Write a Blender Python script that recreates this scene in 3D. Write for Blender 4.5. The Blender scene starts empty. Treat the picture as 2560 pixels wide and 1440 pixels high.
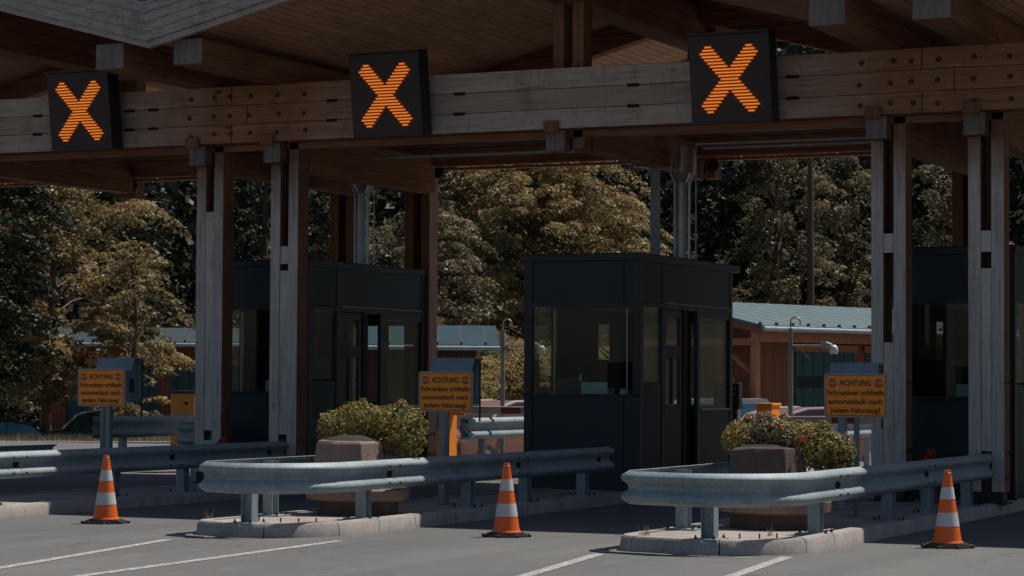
import bpy, bmesh, math, random
from math import sin, cos, pi, radians, sqrt, atan2
from mathutils import Vector, Matrix
random.seed(7)
S = bpy.context.scene
C = S.collection

# ------------------------------------------------------------------ camera, sky, sun, exposure
cam = bpy.data.objects.new('camera', bpy.data.cameras.new('camera')); C.objects.link(cam)
PI_, YA, RO = radians(2.283), radians(25.1), radians(.32)
fw = Vector((-sin(YA)*cos(PI_), cos(YA)*cos(PI_), sin(PI_)))
r0 = Vector((cos(YA), sin(YA), 0)); u0 = r0.cross(fw)
rt = cos(RO)*r0 + sin(RO)*u0; up = -sin(RO)*r0 + cos(RO)*u0
cam.matrix_world = Matrix(((rt.x, up.x, -fw.x, 0), (rt.y, up.y, -fw.y, 0), (rt.z, up.z, -fw.z, 1.57), (0, 0, 0, 1)))
cam.data.sensor_width = 36; cam.data.lens = 36*5925/2560
cam.data.clip_start = .5; cam.data.clip_end = 2000
cam.data.dof.use_dof = False
S.camera = cam

SUN = Vector((.30, .43, 1)).normalized()          # towards the sun
w = bpy.data.worlds.new('World'); S.world = w; w.use_nodes = True
nt = w.node_tree; nt.nodes.clear()
sky = nt.nodes.new('ShaderNodeTexSky'); sky.sky_type = 'NISHITA'; sky.sun_disc = False
sky.sun_elevation = math.asin(SUN.z); sky.sun_rotation = atan2(SUN.x, SUN.y)
sky.air_density = 1.0; sky.dust_density = 1.0; sky.ozone_density = 2.0
bg = nt.nodes.new('ShaderNodeBackground'); bg.inputs[1].default_value = .068
wo = nt.nodes.new('ShaderNodeOutputWorld')
nt.links.new(sky.outputs[0], bg.inputs[0]); nt.links.new(bg.outputs[0], wo.inputs[0])
sl = bpy.data.lights.new('sun', 'SUN'); sl.energy = 5.0; sl.angle = radians(.5); sl.color = (1, .94, .86)
so = bpy.data.objects.new('sun', sl); C.objects.link(so); so.rotation_euler = SUN.to_track_quat('Z', 'Y').to_euler()
S.view_settings.view_transform = 'Standard'; S.view_settings.look = 'None'
S.view_settings.exposure = -.18; S.view_settings.gamma = 1

# ------------------------------------------------------------------ materials
class NT:
    def __init__(s, name):
        s.m = bpy.data.materials.new(name); s.m.use_nodes = True; s.t = s.m.node_tree; s.t.nodes.clear()
        s.out = s.t.nodes.new('ShaderNodeOutputMaterial')
    def n(s, typ, ins=None, **kw):
        o = s.t.nodes.new('ShaderNode'+typ)
        for k, v in kw.items(): setattr(o, k, v)
        for k, v in (ins or {}).items(): s.set(o.inputs[k], v)
        return o
    def set(s, inp, v):
        if isinstance(v, bpy.types.NodeSocket): s.t.links.new(v, inp)
        elif isinstance(v, bpy.types.Node): s.t.links.new(v.outputs[0], inp)
        else:
            if isinstance(v, tuple) and len(v) == 3 and inp.type == 'RGBA': v = v+(1,)
            inp.default_value = v
    def math(s, op, a, b=0., c=0.): return s.n('Math', {0: a, 1: b, 2: c}, operation=op).outputs[0]
    def mix(s, f, a, b, mode='MIX'):
        o = s.n('Mix', data_type='RGBA', blend_type=mode, clamp_factor=True)
        s.set(o.inputs[0], f); s.set(o.inputs[6], a); s.set(o.inputs[7], b); return o.outputs[2]
    def pos(s): return s.n('NewGeometry').outputs['Position']
    def scale(s, v, sc): return s.n('VectorMath', {0: v, 1: sc}, operation='MULTIPLY').outputs[0]
    def noise(s, v, sc=1., det=4., rough=.55): return s.n('TexNoise', {'Vector': v, 'Scale': sc, 'Detail': det, 'Roughness': rough}).outputs[0]
    def ramp(s, f, a, b, ca=0., cb=1.): return s.n('MapRange', {0: f, 1: a, 2: b, 3: ca, 4: cb}).outputs[0]
    def xyz(s, v):
        o = s.n('SeparateXYZ', {0: v}); return o.outputs[0], o.outputs[1], o.outputs[2]
    def bump(s, h, st=.3, d=.02): return s.n('Bump', {'Height': h, 'Strength': st, 'Distance': d}).outputs[0]
    def princ(s, **kw):
        p = s.n('BsdfPrincipled')
        for k, v in kw.items(): s.set(p.inputs[k.replace('_', ' ')], v)
        s.t.links.new(p.outputs[0], s.out.inputs[0]); return s.m

def simple(name, col, rough=.6, metal=0., var=.18, nscale=3., bump=0., spec=.5):
    t = NT(name); p = t.pos(); n = t.noise(p, nscale, 5.); n2 = t.noise(p, nscale*9, 3.)
    f = t.math('ADD', t.math('MULTIPLY', n, .7), t.math('MULTIPLY', n2, .3))
    f = t.ramp(f, .3, .7)
    a = tuple(c*(1-var) for c in col); b = tuple(min(1, c*(1+var)) for c in col)
    kw = dict(Base_Color=t.mix(f, a, b), Roughness=rough, Metallic=metal)
    if bump: kw['Normal'] = t.bump(n2, bump, .01)
    kw['Specular_IOR_Level'] = spec
    return t.princ(**kw)

def emis(name, col, st):
    t = NT(name); e = t.n('Emission', {0: col, 1: st}); t.t.links.new(e.outputs[0], t.out.inputs[0]); return t.m

def m_asphalt():
    t = NT('asphalt'); p = t.pos(); x, y, z = t.xyz(p)
    big = t.noise(t.scale(p, (.5, .12, 1.)), .9, 5., .6); mid = t.noise(p, 2.2, 6., .7); fine = t.noise(p, 45., 3., .7); grit = t.noise(p, 110., 2., .6)
    vor = t.n('TexVoronoi', {'Vector': p, 'Scale': 60.}).outputs[0]
    c = t.mix(t.ramp(big, .35, .65), (.098, .100, .100), (.142, .141, .138))
    c = t.mix(t.ramp(mid, .52, .75, 0, .45), c, (.215, .208, .196))
    # wheel tracks along the lanes (period 4.9 m), broken up by noise
    ph = t.math('ABSOLUTE', t.math('SUBTRACT', t.math('FRACT', t.math('DIVIDE', t.math('ADD', x, 15.05), 4.93)), .5))
    tr = t.ramp(t.math('ABSOLUTE', t.math('SUBTRACT', ph, .33)), .0, .07, 1, 0)
    c = t.mix(t.math('MULTIPLY', tr, t.ramp(big, .3, .7, .15, .5)), c, (.085, .084, .083))
    streak = t.noise(t.scale(p, (3.5, .25, 1.)), 1., 4., .6)
    c = t.mix(t.ramp(streak, .55, .72, 0, .4), c, (.088, .086, .085))
    c = t.mix(t.ramp(fine, .56, .72, 0, .6), c, (.29, .285, .275)); c = t.mix(t.ramp(grit, .6, .75, 0, .5), c, (.05, .05, .05))
    c = t.mix(t.ramp(vor, .0, .22, .5, 0), c, (.05, .05, .05))
    drip = t.n('TexVoronoi', {'Vector': t.scale(p, (1., .7, 1.)), 'Scale': 1.1}).outputs[0]
    c = t.mix(t.ramp(t.math('ADD', drip, t.math('MULTIPLY', fine, .06)), .07, .13, .6, 0), c, (.045, .043, .042))
    wv = t.n('VectorMath', {0: p, 1: t.scale(t.n('TexNoise', {'Vector': p, 'Scale': 1.4, 'Detail': 4.}).outputs[1], (.9, .9, 0.))}, operation='ADD').outputs[0]
    ck = t.n('TexVoronoi', {'Vector': wv, 'Scale': .22}, feature='DISTANCE_TO_EDGE').outputs[0]
    c = t.mix(t.ramp(ck, .001, .004, .35, 0), c, (.03, .029, .028))
    return t.princ(Base_Color=c, Roughness=t.ramp(mid, .3, .7, .75, .92), Normal=t.bump(fine, .6, .012))
def m_marking():
    t = NT('road_paint'); p = t.pos()
    n = t.noise(p, 14., 5., .7)
    return t.princ(Base_Color=t.mix(t.ramp(n, .42, .6), (.24, .225, .215), (.50, .46, .43)), Roughness=.8)
def m_stone(name, a, b, sc=8., mort=None):
    t = NT(name); p = t.pos(); n = t.noise(p, sc*.3, 5., .6); f = t.noise(p, sc*5, 4., .75); l = t.noise(p, sc, 5., .7)
    c = t.mix(t.ramp(n, .3, .7), a, b)
    c = t.mix(t.ramp(f, .5, .7, 0, .55), c, tuple(x*.45 for x in a))
    c = t.mix(t.ramp(l, .58, .74, 0, .6), c, tuple(x*.4 for x in a))
    return t.princ(Base_Color=c, Roughness=.88, Normal=t.bump(f, .45, .012))
def m_galv():
    t = NT('galvanized_steel'); p = t.pos()
    v = t.n('TexVoronoi', {'Vector': p, 'Scale': 38.}).outputs['Color']; n = t.noise(p, 1.7, 6., .65); s = t.noise(t.scale(p, (1., 1., .08)), 14., 3.)
    c = t.mix(t.ramp(n, .35, .68), (.19, .25, .27), (.30, .36, .375))
    sp_ = t.noise(p, 26., 3., .6); c = t.mix(t.ramp(sp_, .4, .66, 0, .35), c, (.44, .48, .49)); dk = t.noise(t.scale(p, (1., 1., .35)), 4., 6., .75); c = t.mix(t.ramp(dk, .54, .72, 0, .5), c, (.13, .15, .15))
    c = t.mix(t.ramp(s, .55, .75, 0, .4), c, (.2, .21, .215))
    rust = t.noise(p, 6., 6., .75)
    c = t.mix(t.ramp(rust, .68, .8, 0, .7), c, (.13, .07, .045))
    return t.princ(Base_Color=c, Metallic=.25, Roughness=t.ramp(n, .3, .7, .55, .7), Specular_IOR_Level=.5, Normal=t.bump(n, .15, .02))

def wood(name, axis, a, b, knots=.5, lines=0., off=0., grey=None, plank=0.):
    """axis = grain direction 0,1,2; lines = spacing of lamella joints; grey = tuple(colour, mode)"""
    t = NT(name); p = t.pos(); x, y, z = t.xyz(p)
    sc = [16., 16., 16.]; sc[axis] = .8
    g = t.noise(t.scale(p, tuple(sc)), 1., 6., .65)
    sc2 = [60., 60., 60.]; sc2[axis] = 1.6
    g2 = t.noise(t.scale(p, tuple(sc2)), 1., 3., .6)
    big = t.noise(p, 1.1, 4.)
    c = t.mix(t.ramp(g, .3, .7), a, b)
    c = t.mix(t.ramp(big, .35, .7, 0, .45), c, tuple(q*.6 for q in a))
    if grey:
        col, mode = grey
        gcol = t.mix(t.ramp(g, .3, .7), tuple(q*.8 for q in col), tuple(q*1.12 for q in col))
        wob = t.math('MULTIPLY', t.math('SUBTRACT', t.noise(p, .8, 5., .7), .5), 1.2)
        if mode == 'beam':     # sun-bleached away from the column pairs
            d1 = t.math('ABSOLUTE', t.math('ADD', x, 12.2)); d2 = t.math('ABSOLUTE', t.math('ADD', x, 21.9))
            d3 = t.math('ABSOLUTE', t.math('ADD', x, 2.)); d = t.math('MINIMUM', t.math('MINIMUM', d1, d2), d3)
            f = t.ramp(t.math('ADD', d, wob), 2.2, 4.2, 1, 0)
        elif mode == 'column':
            f = t.ramp(t.math('ADD', z, wob), 3.9, 4.6, 1, 0)
        else:
            f = t.ramp(t.math('ADD', wob, .5), .0, .9, .75, 1)
        c = t.mix(f, c, gcol)
    c = t.mix(t.ramp(g2, .54, .72, 0, .7), c, tuple(q*.40 for q in a))
    st = t.noise(t.scale(p, (2.2, 2.2, .5) if axis == 2 else (2.5, .6, 1.)), 1., 6., .75); c = t.mix(t.ramp(st, .52, .72, 0, .55), c, tuple(q*.5 for q in a))
    ks = [3.2, 3.2, 3.2]; ks[axis] = 1.3
    kd = t.n('TexVoronoi', {'Vector': t.scale(p, tuple(ks)), 'Scale': 1.}).outputs[0]
    c = t.mix(t.ramp(kd, .045, .11, knots, 0), c, (.035, .018, .010))
    h = g2
    if lines:
        other = z if axis != 2 else x
        q = t.math('ADD', t.math('DIVIDE', t.math('ADD', other, off), lines), t.math('MULTIPLY', t.noise(t.scale(p, (.6, .6, .6)), 1., 2.), .12))
        fr = t.math('ABSOLUTE', t.math('SUBTRACT', t.math('FRACT', q), .5))
        rnd = t.n('TexWhiteNoise', {'W': t.math('FLOOR', q)}, noise_dimensions='1D').outputs[0]
        c = t.mix(t.ramp(rnd, 0, 1, 0, .3), c, tuple(min(1, q_*.6) for q_ in b))
        c = t.mix(t.ramp(fr, .470, .49, 0, .85), c, (.015, .010, .008))
    if plank:
        q = t.math('DIVIDE', x, plank); fr = t.math('ABSOLUTE', t.math('SUBTRACT', t.math('FRACT', q), .5))
        seg = t.math('FLOOR', t.math('ADD', t.math('DIVIDE', y, 3.1), t.math('MULTIPLY', t.math('FLOOR', q), .37)))
        rnd = t.n('TexWhiteNoise', {'Vector': t.n('CombineXYZ', {0: t.math('FLOOR', q), 1: seg})}, noise_dimensions='3D').outputs[0]
        c = t.mix(t.ramp(rnd, 0, 1, 0, .38), c, tuple(q_*.5 for q_ in b))
        c = t.mix(t.ramp(fr, .44, .475, 0, .9), c, (.02, .012, .008))
    return t.princ(Base_Color=c, Roughness=.82, Specular_IOR_Level=.25, Normal=t.bump(h, .3, .01))

def m_glass(name='booth_glass', tint=(.93, .95, .92), base=.014):
    t = NT(name); tr = t.n('BsdfTransparent', {0: tint}); gl = t.n('BsdfGlossy', {0: (.9, .93, .95), 'Roughness': .03})
    lw = t.n('LayerWeight', {'Blend': .5}).outputs['Facing']; f = t.math('ADD', t.math('MULTIPLY', t.math('POWER', lw, 4.), 1.7), base)
    mx = t.n('MixShader', {0: f, 1: tr, 2: gl}); t.t.links.new(mx.outputs[0], t.out.inputs[0]); return t.m
def foliage(name, a, b, tr=.25, scale=.5):
    t = NT(name); p = t.pos(); n = t.noise(p, scale, 4., .6); n2 = t.noise(p, 9., 2.)
    c = t.mix(t.ramp(n, .40, .58), a, b); c = t.mix(t.ramp(n2, .45, .7, 0, .3), c, tuple(min(1, q*1.3) for q in b))
    d = t.n('BsdfDiffuse', {0: c}); l = t.n('BsdfTranslucent', {0: c}); g = t.n('BsdfGlossy', {0: (.7, .7, .7), 'Roughness': .5})
    m1 = t.n('MixShader', {0: tr, 1: d, 2: l}); m2 = t.n('MixShader', {0: .035, 1: m1, 2: g})
    t.t.links.new(m2.outputs[0], t.out.inputs[0]); return t.m
def m_grass(name, a, b):
    t = NT(name); p = t.pos(); n = t.noise(p, .35, 5., .6); f = t.noise(p, 7., 5., .75)
    c = t.mix(t.ramp(n, .35, .65), a, b); c = t.mix(t.ramp(f, .45, .7, 0, .8), c, tuple(q*.4 for q in a))
    return t.princ(Base_Color=c, Roughness=.95, Specular_IOR_Level=.1, Normal=t.bump(f, .8, .2))
def seamed(name, col, sp=.55):
    t = NT(name); p = t.n('TexCoord').outputs['Object']; x, y, z = t.xyz(p)
    n = t.noise(p, 1.3, 4.)
    c = t.mix(t.ramp(n, .3, .7), tuple(q*.85 for q in col), tuple(q*1.1 for q in col))
    return t.princ(Base_Color=c, Roughness=.62, Specular_IOR_Level=.3)
def m_boards(name, a, b, sp=.16):
    t = NT(name); p = t.n('TexCoord').outputs['Object']; x, y, z = t.xyz(p)
    s_ = t.math('ADD', x, y); fr = t.math('ABSOLUTE', t.math('SUBTRACT', t.math('FRACT', t.math('DIVIDE', s_, sp)), .5))
    n = t.noise(t.scale(p, (9., 9., .7)), 1., 5.)
    c = t.mix(t.ramp(n, .3, .7), a, b); c = t.mix(t.ramp(fr, .4, .47, 0, .8), c, tuple(q*.2 for q in a))
    return t.princ(Base_Color=c, Roughness=.8)

M = {
 'asphalt': m_asphalt(), 'paint': m_marking(),
 'granite': m_stone('kerb_granite', (.30, .265, .245), (.42, .38, .35), 9.),
 'island': m_stone('island_concrete', (.27, .23, .205), (.40, .35, .32), 5.),
 'concrete': m_stone('planter_concrete', (.20, .135, .108), (.31, .22, .18), 7.),
 'rock': m_stone('dark_stone', (.085, .060, .05), (.13, .095, .08), 12.),
 'galv': m_galv(),
 'w_side': wood('timber_side', 2, (0.178, 0.082, 0.044), (0.297, 0.145, 0.082), .7),
 'w_face': wood('timber_weathered', 2, (0.225, 0.112, 0.068), (0.330, 0.180, 0.117), .35, grey=((.54, .49, .445), 'column')),
 'w_pink': wood('timber_pale_side', 2, (.34, .21, .16), (.50, .33, .27), .5),
 'w_fill': wood('timber_infill', 2, (0.225, 0.112, 0.068), (0.330, 0.180, 0.117), .25, grey=((.60, .55, .50), 'column')),
 'w_long': wood('timber_length', 1, (0.210, 0.092, 0.048), (0.360, 0.170, 0.092), .7, lines=.19, off=.07),
 'w_end': wood('timber_end_grain', 2, (0.14, 0.095, 0.075), (0.24, 0.18, 0.155), .4, grey=((0.21, 0.185, 0.175), 'mix')),
 'w_beam': wood('timber_beam', 0, (0.25, 0.110, 0.060), (0.42, 0.205, 0.120), .8, lines=.27, off=-.03, grey=((.49, .395, .33), 'beam')),
 'w_rear': wood('timber_rear_beam', 0, (0.247, 0.104, 0.053), (0.399, 0.190, 0.101), .6, lines=.27, off=-.07),
 'w_fascia': wood('timber_fascia', 0, (0.272, 0.176, 0.128), (0.400, 0.288, 0.232), .2, lines=0., grey=((.42, .37, .345), 'all')),
 'ceiling': wood('ceiling_boards', 1, (0.52, 0.270, 0.155), (0.72, 0.42, 0.265), .15, plank=.135),
 'slot': simple('dark_slot', (.018, .012, .010), .9),
 'bolt': simple('steel_bolt', (.035, .030, .028), .5, .5),
 'booth': simple('anthracite_panel', (.014, .031, .034), .62, .0, .38, 1.4),
 'booth_frame': simple('anthracite_frame', (.012, .016, .019), .5, .0, .1),
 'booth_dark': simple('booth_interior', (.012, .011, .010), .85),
 'glass': m_glass(), 'sill': simple('alloy_sill', (.34, .32, .30), .45, .5),
 'cone': simple('cone_orange', (.80, .135, .012), .5, 0, .08, 4.), 'cone_white': simple('reflective_white', (.55, .56, .56), .5, 0, .05),
 'rubber': simple('black_rubber', (.045, .04, .04), .7, 0, .25, 12.),
 'sign': simple('sign_orange', (1., .285, .012), .45, 0, .05, 6.), 'sign_edge': simple('sign_rim', (.33, .30, .29), .5, .4),
 'text': simple('black_lettering', (.13, .045, .008), .6), 'stop_red': simple('stop_red', (.42, .07, .035), .5), 'stop_white': simple('stop_white', (.55, .42, .3), .5),
 'post': simple('grey_post', (.19, .195, .20), .5, .4),
 'housing': simple('signal_housing', (.050, .032, .030), .62, .1, .12, 20.),
 'led': emis('amber_led', (1., .29, .045), .78), 'led_glow': emis('amber_glow', (1., .13, .012), .26),
 'silver': simple('silver_pipe', (.34, .34, .35), .38, .6), 'silver_blue': simple('bright_pipe', (.42, .50, .53), .35, .5),
 'terminal': simple('terminal_grey', (.22, .27, .285), .5, .25), 'terminal_dark': simple('terminal_recess', (.03, .035, .04), .5),
 'cab': simple('cabinet_orange', (.85, .29, .025), .45, 0, .06), 'cab_top': simple('cabinet_lid', (.03, .03, .035), .5),
 'arm': simple('barrier_white', (.58, .55, .53), .4, .1), 'arm_red': simple('barrier_red', (.30, .055, .03), .5),
 'cyan': simple('reflector_blue', (.05, .36, .46), .4),
 'leaf': foliage('planter_leaves', (.13, .12, .028), (.34, .27, .075), .35, 7.), 'leaf_pale': foliage('pale_leaves', (.22, .18, .10), (.34, .28, .18), .2, 5.),
 'flower': simple('orange_petals', (.75, .14, .03), .6), 'flower_w': simple('white_petals', (.55, .5, .45), .6), 'geranium': foliage('red_petals', (.28, .045, .015), (.42, .075, .025), .2, 9.),
 'soil': simple('dark_soil', (.035, .025, .018), .95),
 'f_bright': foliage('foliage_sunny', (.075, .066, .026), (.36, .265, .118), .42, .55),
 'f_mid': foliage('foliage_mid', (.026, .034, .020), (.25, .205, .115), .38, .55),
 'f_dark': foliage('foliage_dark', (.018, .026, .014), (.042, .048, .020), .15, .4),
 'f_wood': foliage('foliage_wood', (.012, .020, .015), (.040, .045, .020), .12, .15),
 'bark': m_boards('bark', (.055, .032, .020), (.11, .065, .040), .05), 'bark_red': m_boards('bark_reddish', (.10, .045, .026), (.17, .08, .05), .05),
 'meadow': m_grass('meadow', (.150, .115, .035), (.20, .155, .055)), 'verge': m_grass('verge_grass', (.115, .100, .032), (.18, .14, .05)),
 'hill': m_grass('hill_floor', (.014, .017, .008), (.030, .028, .012)),
 'roof_green': seamed('seamed_roof', (.095, .150, .162)), 'roof_teal': seamed('shaded_teal_roof', (.014, .046, .066), .8), 'roof_blue': seamed('pale_blue_roof', (.028, .05, .058)),  # teal roof colour darkened to hold the shade of the trees
 'boards': m_boards('brown_boards', (.16, .050, .020), (.24, .080, .034)), 'boards_red': m_boards('red_boards', (.075, .028, .02), (.10, .04, .028)),
 'beam_o': simple('orange_timber', (.34, .125, .050), .7), 'door_green': m_boards('garage_door', (.022, .060, .062), (.030, .078, .080), .5),
 'fasc_dark': simple('dark_fascia', (.045, .03, .025), .7), 'gutter': simple('gutter', (.30, .34, .36), .45, .3), 'stone_white': simple('pale_plaster', (.4, .36, .32), .8),
 'car_dark': simple('paint_dark', (.015, .03, .036), .22, .3, .05), 'car_blue': simple('paint_blue', (.03, .09, .12), .25, .3, .05), 'car_white': simple('paint_white', (.55, .55, .55), .3, 0, .04),
 'car_tan': simple('paint_tan', (.26, .12, .085), .3, .2, .05), 'car_beige': simple('paint_beige', (.34, .25, .2), .3, .2, .05), 'car_trim': simple('pale_trim', (.5, .45, .42), .3, .3),
 'car_glass': simple('car_window', (.02, .03, .032), .08), 'screen': simple('windscreen', (.12, .30, .36), .1), 'lampw': simple('lamp_lens', (.4, .42, .42), .15, .3),
 'car_gb': simple('window_brown_reflection', (.11, .055, .042), .15),  # reflection on the car glass put in as a brown base colour
 'tray': simple('pale_tray', (.22, .36, .38), .5), 'paper': simple('paper', (.30, .42, .46), .7), 'plaque': simple('yellow_plaque', (.65, .22, .05), .5),
}

# ------------------------------------------------------------------ mesh helpers
class MB:
    def __init__(s): s.v = []; s.f = []; s.m = []; s.mats = []
    def mi(s, mat):
        if mat not in s.mats: s.mats.append(mat)
        return s.mats.index(mat)
    def add(s, vs, fs, mat):
        o = len(s.v); s.v += [tuple(p) for p in vs]; k = s.mi(mat)
        for f in fs: s.f.append(tuple(i+o for i in f)); s.m.append(k)
        return s
    def box(s, x0, x1, y0, y1, z0, z1, mat, faces=None):
        """faces: dict face -> material for '-x','+x','-y','+y','-z','+z'"""
        vs = [(x0,y0,z0),(x1,y0,z0),(x1,y1,z0),(x0,y1,z0),(x0,y0,z1),(x1,y0,z1),(x1,y1,z1),(x0,y1,z1)]
        fd = {'-z':(0,3,2,1),'+z':(4,5,6,7),'-y':(0,1,5,4),'+x':(1,2,6,5),'+y':(2,3,7,6),'-x':(3,0,4,7)}
        o = len(s.v); s.v += vs
        for k, f in fd.items():
            s.f.append(tuple(i+o for i in f)); s.m.append(s.mi((faces or {}).get(k, mat)))
        return s
    def cyl(s, a, b, r, n=12, mat=None, r2=None, cap=True):
        a = Vector(a); b = Vector(b); d = (b-a).normalized(); r2 = r if r2 is None else r2
        t = Vector((0,0,1)) if abs(d.z) < .9 else Vector((1,0,0)); p = d.cross(t).normalized(); q = d.cross(p)
        vs = [a+(p*cos(2*pi*i/n)+q*sin(2*pi*i/n))*r for i in range(n)]+[b+(p*cos(2*pi*i/n)+q*sin(2*pi*i/n))*r2 for i in range(n)]
        fs = [(i, i+n, (i+1)%n+n, (i+1)%n) for i in range(n)]
        if cap: fs += [tuple(range(n)), tuple(range(2*n-1, n-1, -1))]
        return s.add(vs, fs, mat)
    def tube(s, pts, r, n=8, mat=None):
        pts = [Vector(p) for p in pts]; rs = r if isinstance(r, (list, tuple)) else [r]*len(pts); vs = []; fs = []
        pr = None
        for i, p in enumerate(pts):
            d = (pts[min(i+1, len(pts)-1)]-pts[max(i-1, 0)]).normalized()
            if pr is None: t = Vector((0,0,1)) if abs(d.z) < .9 else Vector((1,0,0)); pr = d.cross(t).normalized()
            pr = (pr-d*pr.dot(d)).normalized(); q = d.cross(pr)
            vs += [p+(pr*cos(2*pi*j/n)+q*sin(2*pi*j/n))*rs[i] for j in range(n)]
        for i in range(len(pts)-1):
            for j in range(n): fs.append((i*n+j, i*n+(j+1)%n, (i+1)*n+(j+1)%n, (i+1)*n+j))
        fs += [tuple(range(n-1, -1, -1)), tuple((len(pts)-1)*n+j for j in range(n))]
        return s.add(vs, fs, mat)
    def lathe(s, prof, n=24, mat=None, c=(0,0), rot=0., jit=0.):
        vs = []; fs = []
        for r, z in prof:
            for i in range(n):
                k = 1+jit*(random.random()-.5); vs.append((c[0]+r*k*cos(rot+2*pi*i/n), c[1]+r*k*sin(rot+2*pi*i/n), z+jit*.3*(random.random()-.5)))
        for k in range(len(prof)-1):
            for i in range(n): fs.append((k*n+i, k*n+(i+1)%n, (k+1)*n+(i+1)%n, (k+1)*n+i))
        fs += [tuple(range(n-1, -1, -1)), tuple((len(prof)-1)*n+i for i in range(n))]
        return s.add(vs, fs, mat)
    def poly(s, pts, z0, z1, mat, top=None):
        n = len(pts); vs = [(x,y,z0) for x,y in pts]+[(x,y,z1) for x,y in pts]
        s.add(vs, [(i, (i+1)%n, (i+1)%n+n, i+n) for i in range(n)], mat)
        s.add([(x,y,z1) for x,y in pts], [tuple(range(n))], top or mat)
        return s.add([(x,y,z0) for x,y in pts], [tuple(range(n-1,-1,-1))], mat)
    def prism(s, pts, axis, a0, a1, mat, endmat=None):
        """2D polygon extruded along axis 0 (pts=(y,z)) or 1 (pts=(x,z))"""
        mk = (lambda p, a: (a, p[0], p[1])) if axis == 0 else (lambda p, a: (p[0], a, p[1]))
        n = len(pts); vs = [mk(p, a0) for p in pts]+[mk(p, a1) for p in pts]
        s.add(vs, [(i, (i+1)%n, (i+1)%n+n, i+n) for i in range(n)], mat)
        s.add(vs, [tuple(range(n-1,-1,-1)), tuple(range(n, 2*n))], endmat or mat)
        return s
    def build(s, name, parent=None, smooth=None, bevel=0., org=None, seg=2):
        me = bpy.data.meshes.new(name)
        if org: ox, oy, oz = org; vv = [(a-ox, b-oy, c-oz) for a, b, c in s.v]
        else: vv = s.v
        me.from_pydata(vv, [], s.f)
        for mname in s.mats: me.materials.append(M[mname])
        me.polygons.foreach_set('material_index', s.m)
        bm = bmesh.new(); bm.from_mesh(me); bmesh.ops.recalc_face_normals(bm, faces=bm.faces); bm.to_mesh(me); bm.free()
        if smooth is not None:
            me.polygons.foreach_set('use_smooth', [True]*len(me.polygons)); me.set_sharp_from_angle(angle=radians(smooth))
        o = bpy.data.objects.new(name, me); C.objects.link(o)
        if parent: o.parent = parent
        if bevel:
            b = o.modifiers.new('edge', 'BEVEL'); b.width = bevel; b.segments = seg; b.limit_method = 'ANGLE'; b.angle_limit = radians(40)
        return o
def raw(name, vs, fs, mat, parent=None, smooth=False):
    me = bpy.data.meshes.new(name); me.from_pydata(vs, [], fs); me.materials.append(M[mat])
    if smooth: me.polygons.foreach_set('use_smooth', [True]*len(me.polygons))
    o = bpy.data.objects.new(name, me); C.objects.link(o); o.parent = parent; return o
def tag(o, label=None, cat=None, group=None, kind=None):
    if label: o['label'] = label
    if cat: o['category'] = cat
    if group: o['group'] = group
    if kind: o['kind'] = kind
    return o
def empty(name, loc=(0,0,0), rz=0., label=None, cat=None, group=None):
    o = bpy.data.objects.new(name, None); C.objects.link(o); o.location = loc; o.rotation_euler = (0,0,rz); o.empty_display_size = .2
    return tag(o, label, cat, group)
def copy_tree(o, parent=None):
    c = o.copy(); C.objects.link(c); c.parent = parent
    for ch in list(o.children): copy_tree(ch, c)
    return c
def struct(o, label=None): return tag(o, label, None, None, 'structure')

# ------------------------------------------------------------------ ground
IR = [-16.67, -11.80, -6.85]                      # right-hand face of each island
def gz(v):                                        # ground falls gently behind the gate
    if v < 44: return 0.
    return -.016*(min(v, 86)-44) + (0 if v < 104 else (v-104)*.20 + (max(0, v-150))*.25)
vs = []; fs = []
us = [-400, -200, -120, -80]+[-60+4*i for i in range(30)]+[80, 130, 220, 400]; vv = [-40, -10, 0, 10, 20, 30, 44, 54, 64, 74, 80, 86, 104]
for v_ in vv:
    for u_ in us: vs.append((u_, v_, gz(v_)))
n = len(us)
for j in range(len(vv)-1):
    for i in range(n-1): fs.append((j*n+i, j*n+i+1, (j+1)*n+i+1, (j+1)*n+i))
struct(raw('ground', vs, fs, 'asphalt'), 'grey asphalt forecourt and lanes')
# hill behind: meadow foot, wooded above
vs = []; fs = []; vv = [104+6*i for i in range(12)]+[190, 230, 300, 420]
hu = [-420+14*i for i in range(50)]
for v_ in vv:
    for u_ in hu: vs.append((u_, v_-.001, gz(v_)+(.004 if v_ == 104 else random.uniform(-.4, .4))))
n = len(hu)
for j in range(len(vv)-1):
    for i in range(n-1): fs.append((j*n+i, j*n+i+1, (j+1)*n+i+1, (j+1)*n+i))
struct(raw('hill', vs, fs, 'hill', smooth=True), 'dark wooded hillside behind the gate')

def line(name, p0, p1, w):
    p0 = Vector(p0+(0,)); p1 = Vector(p1+(0,)); d = (p1-p0).normalized(); q = Vector((-d.y, d.x, 0))*w/2
    b = MB(); nn = 14
    for i in range(nn):
        a = p0.lerp(p1, i/nn); c = p0.lerp(p1, (i+1)/nn)
        b.add([a-q+Vector((0,0,.004)), c-q+Vector((0,0,.004)), c+q+Vector((0,0,.004)), a+q+Vector((0,0,.004))], [(0,1,2,3)], 'paint')
    return struct(b.build(name), None)
for (a, b_) in (((-11.1, 10.5), (-13.02, 19.85)), ((-10.9, 10.5), (-11.46, 20.5)), ((-6.9, 10.5), (-8.52, 20.1)), ((-5.6, 10.5), (-6.88, 20.6)), ((-15.6, 11.), (-16.3, 20.4)), ((-1.2, 10.5), (-2.2, 20.4))):
    line('lane_marking', a, b_, .12)

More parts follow.
